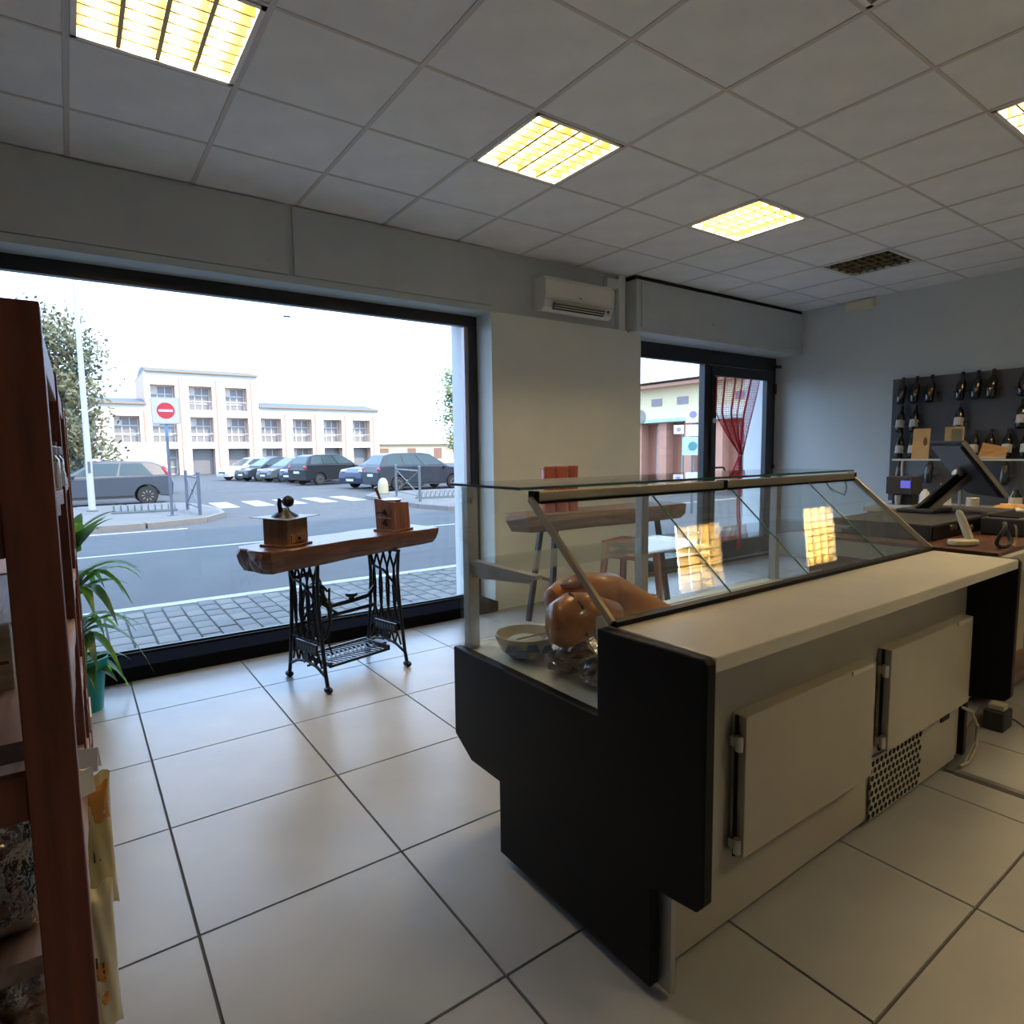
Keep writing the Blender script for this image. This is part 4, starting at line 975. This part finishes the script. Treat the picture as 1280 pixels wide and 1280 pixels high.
# ------------------------------------------------------------------ log table and stool in front of the pillar
M_log = wood('grey brown log timber', (.14, .085, .065), (.22, .14, .11), .6, axis=0, scale=4, bump=.4)
lt_ = thing('log_table', 'thick log slab table standing in front of the pillar behind the counter', 'table', (3.42, 3.58, 0), math.radians(-2))
pl = [(-.82, -.14), (-.6, -.19), (-.2, -.17), (.2, -.20), (.6, -.17), (.82, -.15), (.86, 0), (.8, .15), (.5, .19), (0, .17), (-.5, .20), (-.8, .16), (-.88, .02)]
slab('tabletop', pl, .725, .85, M_log, lt_, 12, .02)
for x in (-.62, .62):
    for y in (-.11, .11): MB().bar((x, y*1.3, 0), (x*.86, y*.8, .73), .035, .035).build('leg', M_iron, lt_)
    MB().bar((x*.93, -.12, .35), (x*.93, .12, .35), .02, .02).build('stretcher', M_iron, lt_)
M_cop = mat('copper red lacquer', (.36, .10, .065), .3, metal=.35, var=.12, scale=5)
for k, (x, r) in enumerate(((2.86, .052), (2.985, .063), (3.115, .05))):
    t = thing('copper_tin', ['slim copper red tin at the window end of the log table', 'widest copper red tin, between two slimmer ones on the log table', 'slim copper red tin at the door side of the widest tin'][k], 'tin', (x, 3.56+.015*k, .851), group='copper red tins on the log table')
    MB().lathe([(.0, 0), (r, 0), (r, .335), (r*.95, .34), (r*.93, .335), (r*.9, .31), (.0, .305)], (0, 0, 0), 24).build('can', M_cop, t, smooth=True)
    MB().lathe([(r*1.03, .318), (r*1.03, .332)], (0, 0, 0), 24).build('rim_band', M_cop, t)
M_stool = wood('red brown stool wood', (.20, .075, .05), (.30, .13, .09), .45, axis=2, scale=4)
def stool(x, y, rz, label):
    t = thing('wooden_stool', label, 'stool', (x, y, 0), rz)
    MB().prism(rounded(-.17, .17, -.17, .17, .03), 'z', .58, .615).build('seat', M_stool, t, bevel=.004)
    for sx in (-1, 1):
        for sy in (-1, 1): MB().bar((sx*.18, sy*.18, 0), (sx*.135, sy*.135, .582), .04, .04).build('leg', M_stool, t)
    for z, q in ((.16, .168), (.50, .142)):
        for s in (-1, 1):
            MB().bar((-q, s*q, z), (q, s*q, z), .025, .03).build('rung', M_stool, t); MB().bar((s*q, -q, z), (s*q, q, z), .025, .03).build('rung', M_stool, t)
stool(3.48, 3.32, .25, 'red brown wooden stool pushed up to the log table')

# ------------------------------------------------------------------ air conditioner, trunking, emergency lamp, curtain
ac = thing('air_conditioner', 'white wall air conditioner beside the shutter box above the pillar', 'air conditioner', (3.61, 4.187, 2.452))
acp = [(0, .02), (-.10, 0), (-.135, .03), (-.16, .12), (-.165, .24), (-.14, .275), (0, .28)]
M_acw = mat('white appliance plastic', (.74, .72, .67), .4)
MB().prism(acp, 'x', -.385, .385).build('casing', M_acw, ac, bevel=.008, seg=3)
MB().sheet([(-.30, -.139, .015), (.27, -.139, .015), (.27, -.166, .070), (-.30, -.166, .070)], .008).build('air_outlet', mat('dark outlet', (.03, .028, .028), .6), ac)
for k in range(3): MB().sheet([(-.29, -.149-.009*k+.0, .027+.017*k), (.26, -.149-.009*k, .027+.017*k), (.26, -.158-.009*k, .029+.017*k), (-.29, -.158-.009*k, .029+.017*k)], .003).build('louvre_blade', M_acw, ac)
MB().box(-.03, .0, -.1705, -.164, .125, .130).build('maker_mark', M_trim, ac)
MB().box(.31, .33, -.158, -.150, .05, .068).build('indicator_window', M_trim, ac)
MB().box(-.384, .384, -.169, -.165, .085, .088).build('panel_seam', mat('grey seam', (.35, .34, .32), .6), ac)
tk = thing('pipe_trunking', 'white plastic pipe trunking running down beside the air conditioner', 'trunking', (4.21, 4.187, 2.41))
MB().box(-.045, .035, -.055, 0, 0, .48).build('duct_cover', M_paint, tk, bevel=.006)
MB().box(-.19, -.045, -.05, 0, .36, .44).build('branch_cover', M_paint, tk, bevel=.006)
em = thing('emergency_light', 'cream emergency light box high on the pale blue wall', 'emergency light', (7.1, 3.40, 2.79))
MB().box(-.06, 0, -.145, .145, 0, .095).build('housing', mat('aged cream plastic', (.78, .72, .52), .5), em, bevel=.006)
MB().box(-.068, -.058, -.125, .125, .012, .083).build('diffuser', mat('frosted diffuser', (.80, .74, .55), .35), em, bevel=.003)
# red net curtain, gathered and tied
M_cur = leafmat('red crochet yarn', (.65, .03, .07), (.80, .05, .10))
ct = thing('net_curtain', 'red crochet net curtain tied to one side on the glazed door', 'curtain', (6.30, 4.30, 0))
def curtain_pt(u, v):
    """u 0..1 across, v 0..1 from rod to tie"""
    z = 2.10-.84*v
    xl = -.46+(.43)*max(0, (v-.45)/.55)**1.25; xr = .30-.27*v**1.1
    x = xl+(xr-xl)*u
    y = .018*math.sin(u*30+v*2)*(1-.5*v)+.012*math.sin(u*11)
    return (x, y, z-.06*math.sin(u*PI)*v*0)
def wire_grid(nu, nv, fn, name, th, par):
    vs = [fn(i/nu, j/nv) for j in range(nv+1) for i in range(nu+1)]
    fs = [(j*(nu+1)+i, j*(nu+1)+i+1, (j+1)*(nu+1)+i+1, (j+1)*(nu+1)+i) for j in range(nv) for i in range(nu)]
    o = MB().add(vs, fs).build(name, M_cur, par)
    w = o.modifiers.new('net', 'WIREFRAME'); w.thickness = th; w.use_even_offset = False; w.use_replace = True
    return o
o = wire_grid(46, 40, curtain_pt, 'gathered_net', .0078, ct)
o = wire_grid(8, 36, lambda u, v: (-.03+.055*u+.012*math.sin(v*9), .012*math.sin(u*8), 1.24-1.1*v), 'hanging_tail', .008, ct)
o = wire_grid(14, 8, lambda u, v: (-.03+.05*u+(-.17*(1-u))*v, .012*math.sin(u*8), 1.22-.24*v-.06*u*v), 'side_frill', .008, ct)
MB().lathe([(.028, 1.235), (.034, 1.25), (.028, 1.265)], (-.005, 0, 0), 12).build('tie_band', M_cur, ct, smooth=True)
MB().tube([(-.47, .02, 2.105), (.33, .02, 2.105)], .005, 8).build('curtain_rod', M_alu, ct)

# ------------------------------------------------------------------ wine rack on the pale blue wall
wr = thing('wine_rack_panel', 'dark grey pegged wine rack panel fixed to the pale blue wall', 'wine rack', (7.08, 2.0, .74))
M_rackp = mat('charcoal panel', (.075, .075, .082), .35, var=.1, scale=5)
for k in range(3): MB().box(-.03, 0, -1.0+k*.675, -1.0+k*.675+.671, 0, 1.262).build('panel_board', M_rackp, wr, bevel=.002)
M_bot = mat('dark green bottle glass', (.010, .012, .010), .08, spec=.8)
M_lab = mat('off white wine label', (.62, .58, .52), .6)
M_foil = mat('black capsule foil', (.015, .012, .014), .35)
M_peg = mat('black rubber peg', (.02, .02, .02), .6)
def bottle(y, z, label, has_label, foil=M_foil, n=[0]):
    t = thing('wine_bottle', label, 'bottle', (6.945, y, z-.15), group='wine bottles on the wall rack')
    t.rotation_euler = (0, math.radians(14), 0); t.scale = (1, 1, .9)
    MB().lathe([(.0, 0), (.034, 0), (.038, .006), (.038, .175), (.030, .205), (.0155, .235), (.0145, .285)], (0, 0, 0), 20).build('bottle_glass', M_bot, t, smooth=True)
    MB().lathe([(.0165, .245), (.016, .30), (.0, .301)], (0, 0, 0), 16).build('capsule', foil, t, smooth=True)
    if has_label: MB().lathe([(.0384, .045), (.0387, .046), (.0387, .13), (.0384, .131)], (0, 0, 0), 20).build('paper_label', M_lab, t, smooth=True)
    for q in (-.05, .05):
        o = MB().tube([(7.045, y+q, z-.06), (6.95, y+q, z-.075)], .008, 8).build('rack_peg', M_peg, wr); o.location = (-7.08, -2.0, -.74)
ORD = ['first', 'second', 'third', 'fourth', 'fifth', 'sixth', 'seventh', 'eighth', 'ninth']
ROWS = [('bare dark wine bottle in the top rack row', 1.895, (2.902, 2.776, 2.642, 2.383, 2.258, 2.138, 1.905, 1.79, 1.53), False),
        ('pale-labelled wine bottle in the second rack row', 1.607, (2.902, 2.774, 2.385, 1.904, 1.65), True),
        ('tall-labelled wine bottle in the third rack row', 1.345, (2.897, 2.775, 2.357, 2.251, 2.129, 1.997, 1.86, 1.6), True),
        ('bare wine bottle in the lowest rack row', 1.09, (2.889, 2.62, 2.3, 2.0), False)]
for lab, z, ys_, hl_ in ROWS:
    for i, y in enumerate(ys_): bottle(y, z, '%s, %s from the glazed door' % (lab, ORD[i]), hl_)

# ------------------------------------------------------------------ back bar counter with glass screen
bc = thing('back_bar', 'back bar counter with a glass screen in front of the wine rack', 'counter', (5.55, 1.4, 0))
M_bar = mat('dark stained bar front', (.09, .05, .035), .5, var=.15, scale=5)
MB().box(-.30, .30, -1.3, 1.0, 0, .79).build('carcass', M_bar, bc)
MB().box(-.33, .33, -1.32, 1.02, .79, .825).build('countertop', mat('grey bar top', (.36, .33, .29), .35), bc, bevel=.003)
MB().box(.20, .206, -1.3, 1.0, .826, 1.19).build('glass_screen', M_cglass2, bc)
MB().box(.05, .30, -1.3, .98, 1.192, 1.20).build('glass_shelf', M_cglass2, bc)
MB().box(.045, .052, -1.3, .98, 1.190, 1.203).build('shelf_edge', mat('pale glass edge', (.55, .60, .56), .3), bc)
for y in (-1.25, -.35, .55, .98): MB().tube([(.25, y, .826), (.25, y, 1.192)], .01, 8).build('shelf_post', M_alu, bc)
BZ = .826
mc = thing('coffee_dispenser', 'black coffee dispenser with a small blue lit screen on the back bar', 'coffee machine', (5.46, 2.21, BZ))
MB().box(-.09, .09, -.085, .11, .10, .24).build('head', M_trim, mc, bevel=.006)
MB().box(-.02, .09, -.06, .09, 0, .10).build('column', M_trim, mc, bevel=.004)
MB().box(-.10, .09, -.085, .11, -.0, .015).build('drip_tray', M_alu, mc)
MB().box(-.094, -.089, -.07, .0, .15, .21).build('screen', mat('blue lit screen', (.02, .02, .1), .3, emit=(.12, .12, .6), estr=.5), mc)
MB().lathe([(.02, .016), (.025, .09)], (-.055, .03, 0), 14).build('steel_cup', M_alu, mc, smooth=True)
def dispenser(x, y, label, m, pump):
    t = thing('soap_dispenser', label, 'dispenser', (x, y, BZ))
    MB().lathe([(.0, 0), (.038, 0), (.042, .01), (.042, .09), (.032, .125), (.014, .135), (.014, .15)] if pump else [(.0, 0), (.034, 0), (.036, .01), (.036, .10), (.024, .135), (.0, .14)], (0, 0, 0), 18).build('bottle', m, t, smooth=True)
    if pump:
        MB().tube([(0, 0, .15), (0, 0, .19)], .008, 8).build('pump_stem', m, t); MB().box(-.06, .015, -.012, .012, .185, .203).build('pump_head', m, t, bevel=.003)
    else: MB().lathe([(.014, .138), (.014, .15)], (0, 0, 0), 12).build('cap', m, t)
M_wpl = mat('white bottle plastic', (.70, .70, .74), .35)
dispenser(5.33, 2.02, 'plain white bottle next to the black coffee dispenser', M_wpl, False); dispenser(5.28, 1.87, 'white pump bottle standing on the back bar', M_wpl, True)
cp = thing('steel_canister', 'pale striped canister between the monitor and the bread on the back bar', 'canister', (5.30, 1.70, BZ))
MB().lathe([(.0, 0), (.04, 0), (.04, .10), (.036, .104), (.0, .104)], (0, 0, 0), 20).build('can', mat('pale tin', (.55, .54, .50), .4, metal=.3), cp, smooth=True)
for z in (.03, .06, .09): MB().lathe([(.0408, z), (.0408, z+.006)], (0, 0, 0), 20).build('ridge', M_alu, cp)
M_bread = mat('golden bread crust', (.62, .26, .06), .6, var=.25, scale=16, col2=(.72, .40, .14), bump=.4, bscale=40)
def loaf(x, y, rz, lx, ly, lz, label, z=BZ+.014):
    t = thing('bread_loaf', label, 'bread', (x, y, z), rz)
    MB().ball((0, 0, lz), (lx, ly, lz), 20, 12, fn=lambda d: 1+.06*math.sin(11*d.x+3)*d.z+.05*math.sin(9*d.y)).build('crust', M_bread, t, smooth=True)
    for k in (-.4, 0, .4): MB().tube([(lx*k-.02, -ly*.45, lz*1.78), (lx*k+.02, ly*.45, lz*1.80)], .008, 6).build('score_ridge', mat('pale crumb', (.72, .52, .28), .8), t)
ty = thing('bread_tray', 'dark metal tray carrying bread on the back bar', 'tray', (5.42, 1.28, BZ))
MB().box(-.16, .16, -.34, .34, 0, .006).build('tray_base', M_alu, ty); MB().box(-.165, -.16, -.345, .345, 0, .02).box(.16, .165, -.345, .345, 0, .02).box(-.165, .165, -.345, -.34, 0, .02).box(-.165, .165, .34, .345, 0, .02).build('tray_rim', M_alu, ty)
loaf(5.40, 1.49, 1.5, .115, .06, .028, 'flat golden loaf at the monitor end of the bread tray', BZ+.007); loaf(5.38, 1.24, 1.4, .13, .07, .042, 'taller golden loaf in the middle of the bread tray', BZ+.007); loaf(5.48, 1.05, 1.2, .10, .06, .04, 'golden loaf at the outer end of the bread tray', BZ+.007)
ck = thing('white_label_jar', 'dark topped jar with white label standing behind the loaves', 'jar', (5.66, 1.55, BZ))
MB().lathe([(.0, 0), (.04, 0), (.04, .10), (.02, .13), (.02, .15)], (0, 0, 0), 18).build('body', M_bot, ck, smooth=True)
MB().lathe([(.0405, .02), (.0405, .095)], (0, 0, 0), 18).build('paper_label', M_lab, ck, smooth=True)
M_kraft = mat('kraft card', (.50, .37, .20), .75, var=.08, scale=8)
kc = thing('kraft_menu_card', 'kraft paper menu card with a dark emblem leaning on the glass shelf', 'card', (5.69, 2.21, 1.2005), math.radians(-80))
MB().sheet([(-.06, 0, 0), (.06, 0, 0), (.06, .05, .25), (-.06, .05, .25)], .002).build('card', M_kraft, kc)
MB().ball((.03, .025, .14), (.015, .008, .04), 10, 8).build('printed_emblem', mat('brown print', (.14, .07, .05), .7), kc, smooth=True)
kb = thing('kraft_box', 'small kraft box with a green grey front on the glass shelf behind the monitor', 'box', (5.76, 2.0, 1.2005), math.radians(-80))
MB().box(-.06, .06, 0, .06, 0, .255).build('box_body', M_kraft, kb, bevel=.002); MB().box(-.015, .055, -.003, 0, .0, .24).build('printed_front', mat('grey green print', (.20, .20, .15), .7), kb)
fr_ = thing('wooden_sign', 'small tilted wooden board with a pale edge at the end of the glass shelf', 'board', (5.70, 1.72, 1.2045), math.radians(-70))
MB().sheet([(-.09, 0, .0), (.08, .0, .0), (.09, .03, .08), (-.06, .03, .12)], .018).build('board', wood('amber board', (.34, .17, .07), (.45, .26, .12), .5), fr_); MB().box(-.09, .08, -.012, -.004, .0, .012).build('pale_edge', M_lab, fr_)

# ------------------------------------------------------------------ till counter beside the display counter
tc_ = thing('till_counter', 'beige till counter with red wood top set against the display counter', 'counter', (3.72, 1.25, 0))
M_redw = wood('red stained board', (.06, .02, .013), (.115, .042, .027), .4, axis=0, scale=4)
MB().box(-.70, .66, -.13, .38, .04, .80).build('carcass', mat('cream laminate', (.46, .40, .30), .5, var=.05, scale=4), tc_)
MB().box(-.72, .68, -.41, .40, .78, .855).build('apron', mat('grey beige edge', (.42, .39, .34), .45), tc_, bevel=.003)
MB().box(-.72, .68, -.385, .40, .855, .872).build('top_board', M_redw, tc_, bevel=.003)
MB().box(-.68, .64, -.11, .36, 0, .04).build('plinth', M_trim, tc_)
MB().box(-.72, -.702, -.13, .39, .0, .78).build('end_panel', mat('dark reddish end board', (.085, .035, .032), .5, var=.1, scale=5), tc_)
MB().box(.662, .68, -.13, .39, .0, .78).build('end_panel', mat('dark reddish end board', (.085, .035, .032), .5, var=.1, scale=5), tc_)
MB().box(-.10, .62, -.25, -.132, .10, .15).build('foot_shelf', M_redw, tc_)
KZ = .873
cd_ = thing('cash_drawer', 'black cash drawer on the till counter carrying the touch monitor', 'cash drawer', (3.66, 1.36, KZ), 0)
MB().box(-.53, .62, -.20, .24, 0, .075).build('case', M_trim, cd_, bevel=.005)
MB().box(-.51, .60, -.205, -.20, .008, .066).build('drawer_front', M_panel, cd_, bevel=.002)
MB().lathe([(.012, -.172), (.012, -.165)], (-.06, -.04, .03), 12, 'y').build('lock', M_alu, cd_)
for k, x in enumerate((-.30, -.26)): MB().lathe([(.012, -.21), (.012, -.203)], (x, 0, .045), 10, 'y').build('rivet', M_brass, cd_)
mo = thing('touch_monitor', 'black touch monitor tilted back on a slanted stand on the cash drawer', 'monitor', (3.82, 1.36, KZ+.078))
tn, tf_, dv = Vector((3.70, 1.24, 1.323)), Vector((4.0, 1.50, 1.325)), Vector((.16, -.15, -.285))
off = Vector((3.82, 1.36, KZ+.078)); nr = (tf_-tn).cross(dv).normalized()
if nr.x > 0: nr = -nr
q = [tn-off, tf_-off, tf_+dv-off, tn+dv-off]
MB().sheet(q, .018).build('screen', M_panel, mo, bevel=.003)
MB().sheet([p+nr*.014+(sum(q, Vector())/4-p)*.10 for p in q], .018).build('rear_cover', mat('grey monitor shell', (.035, .037, .042), .4), mo, bevel=.004)
for a, b in ((q[0], q[3]),): MB().bar(a, b, .010, .018).build('bezel', M_brass, mo)
for a, b in ((q[0], q[1]), (q[2], q[3])): MB().bar(a, b, .006, .012).build('bezel', M_panel, mo)
ctr = sum(q, Vector())/4+nr*.03
MB().ball(ctr+nr*.02, .03, 12, 8).build('tilt_joint', M_alu, mo, smooth=True)
MB().sheet([ctr+Vector((-.03, .02, -.01)), ctr+Vector((.03, -.03, -.01)), Vector((-.02, .02, .02)), Vector((-.14, .08, .02))], .035).build('stand_leg', M_panel, mo, bevel=.004)
MB().bar(ctr+Vector((.02, -.05, -.01)), Vector((-.09, .02, .01)), .014, .03).build('stand_edge', M_brass, mo)
MB().box(-.17, .08, -.02, .16, 0, .018).build('stand_base', M_trim, mo, bevel=.004)
rp = thing('receipt_printer', 'black receipt printer on the till counter by the phone', 'printer', (3.95, 1.03, KZ), 0)
MB().box(-.36, .36, -.085, .085, 0, .085).build('case', M_trim, rp, bevel=.008)
MB().box(-.34, .10, -.06, .06, .085, .092).build('paper_cover', M_panel, rp, bevel=.002); MB().box(.12, .24, -.09, -.085, .03, .07).build('front_label', mat('faint grey label', (.10, .10, .11), .5), rp)
ph = thing('cordless_phone', 'beige cordless phone standing in its cradle on the till counter', 'phone', (3.13, 1.03, KZ), math.radians(-25)); ph.scale = (.74, .74, .74)
M_ph = mat('beige phone plastic', (.66, .62, .48), .45)
MB().prism(rounded(-.088, .088, -.045, .045, .04), 'z', 0, .034).build('cradle', M_ph, ph, bevel=.012, seg=3)
b = MB().tube([(.05, .005, .03), (.035, .012, .075), (.01, .02, .14), (-.012, .026, .19), (-.018, .028, .205)], [.024, .027, .025, .021, .010], 14, flat=.7)
b.build('handset', M_ph, ph, smooth=True)
kn = thing('cable_reel', 'loop of black and yellow cables hanging at the end of the till counter', 'cable', (3.155, .895, KZ))
MB().tube([(.0+.05*math.cos(a), .012*math.sin(2*a), .055+.05*math.sin(a)) for a in [2*PI*k/20 for k in range(21)]], .008, 8, caps=False).build('black_loop', M_trim, kn, smooth=True)
MB().tube([(.05+.03*math.cos(a), -.02, .05+.045*math.sin(a)) for a in [-1.5+.3*k for k in range(11)]], .004, 6).build('yellow_wire', mat('dull yellow wire', (.38, .30, .12), .6), kn, smooth=True)
pad = thing('paper_pad', 'white paper pad lying on the printer end of the till counter', 'paper', (3.98, 1.04, KZ+.0925), .3)
MB().box(-.09, .09, -.045, .045, 0, .008).build('sheets', M_lab, pad); MB().tube([(-.05, -.01, .012), (.07, .02, .012)], .004, 6).build('pen', M_alu, pad)

# cables and adaptor on the floor behind the counter
M_cord = mat('grey floor cable duct', (.14, .135, .13), .6)
dk = thing('cable_duct', 'low grey cable duct lying in a corner on the floor tiles by the counter', 'cable duct', (0, 0, 0))
for p0, p1 in (((2.78, .915), (3.62, 1.06)), ((2.80, .90), (2.83, -.3))):
    d = Vector((p1[0]-p0[0], p1[1]-p0[1], 0)).normalized(); n_ = Vector((-d.y, d.x, 0))*.024
    A, B = Vector((*p0, 0)), Vector((*p1, 0))
    MB().add([A-n_, A+n_, B+n_, B-n_]+[A-n_*.6+Vector((0, 0, .012)), A+n_*.6+Vector((0, 0, .012)), B+n_*.6+Vector((0, 0, .012)), B-n_*.6+Vector((0, 0, .012))], [(0, 1, 2, 3), (4, 5, 6, 7), (0, 1, 5, 4), (1, 2, 6, 5), (2, 3, 7, 6), (3, 0, 4, 7)]).build('duct_length', M_cord, dk)
pa = thing('power_adaptor', 'black plug adaptor with wires on the floor at the counter end', 'adaptor', (3.42, .950, 0), 0)
MB().box(-.06, .06, -.04, .04, 0, .09).build('block', M_trim, pa, bevel=.006); MB().box(-.03, .03, -.03, .03, .09, .115).build('pale_plug', mat('aged plug', (.45, .42, .33), .5), pa, bevel=.004)
wr_ = thing('extension_cable', 'black extension cable curling over the floor tiles from the adaptor', 'cord', (0, 0, 0))
MB().tube([(3.47, .94, .05), (3.49, .90, .03), (3.49, .86, .006), (3.5, .82, .006), (3.62, .80, .006), (3.8, .84, .006), (4.0, .80, .006)], .0045, 6).build('cord', M_trim, wr_, smooth=True)
wc = thing('extension_cable', 'pale extension cable looping out of the gap beside the vent panel', 'cord', (0, 0, 0))
MB().tube([(2.90, .925, .24), (2.93, .90, .22), (2.95, .885, .16), (2.94, .88, .08), (2.90, .89, .02), (2.84, .90, .016)], .006, 6).build('cord', mat('pale cord', (.42, .38, .28), .6), wc, smooth=True)
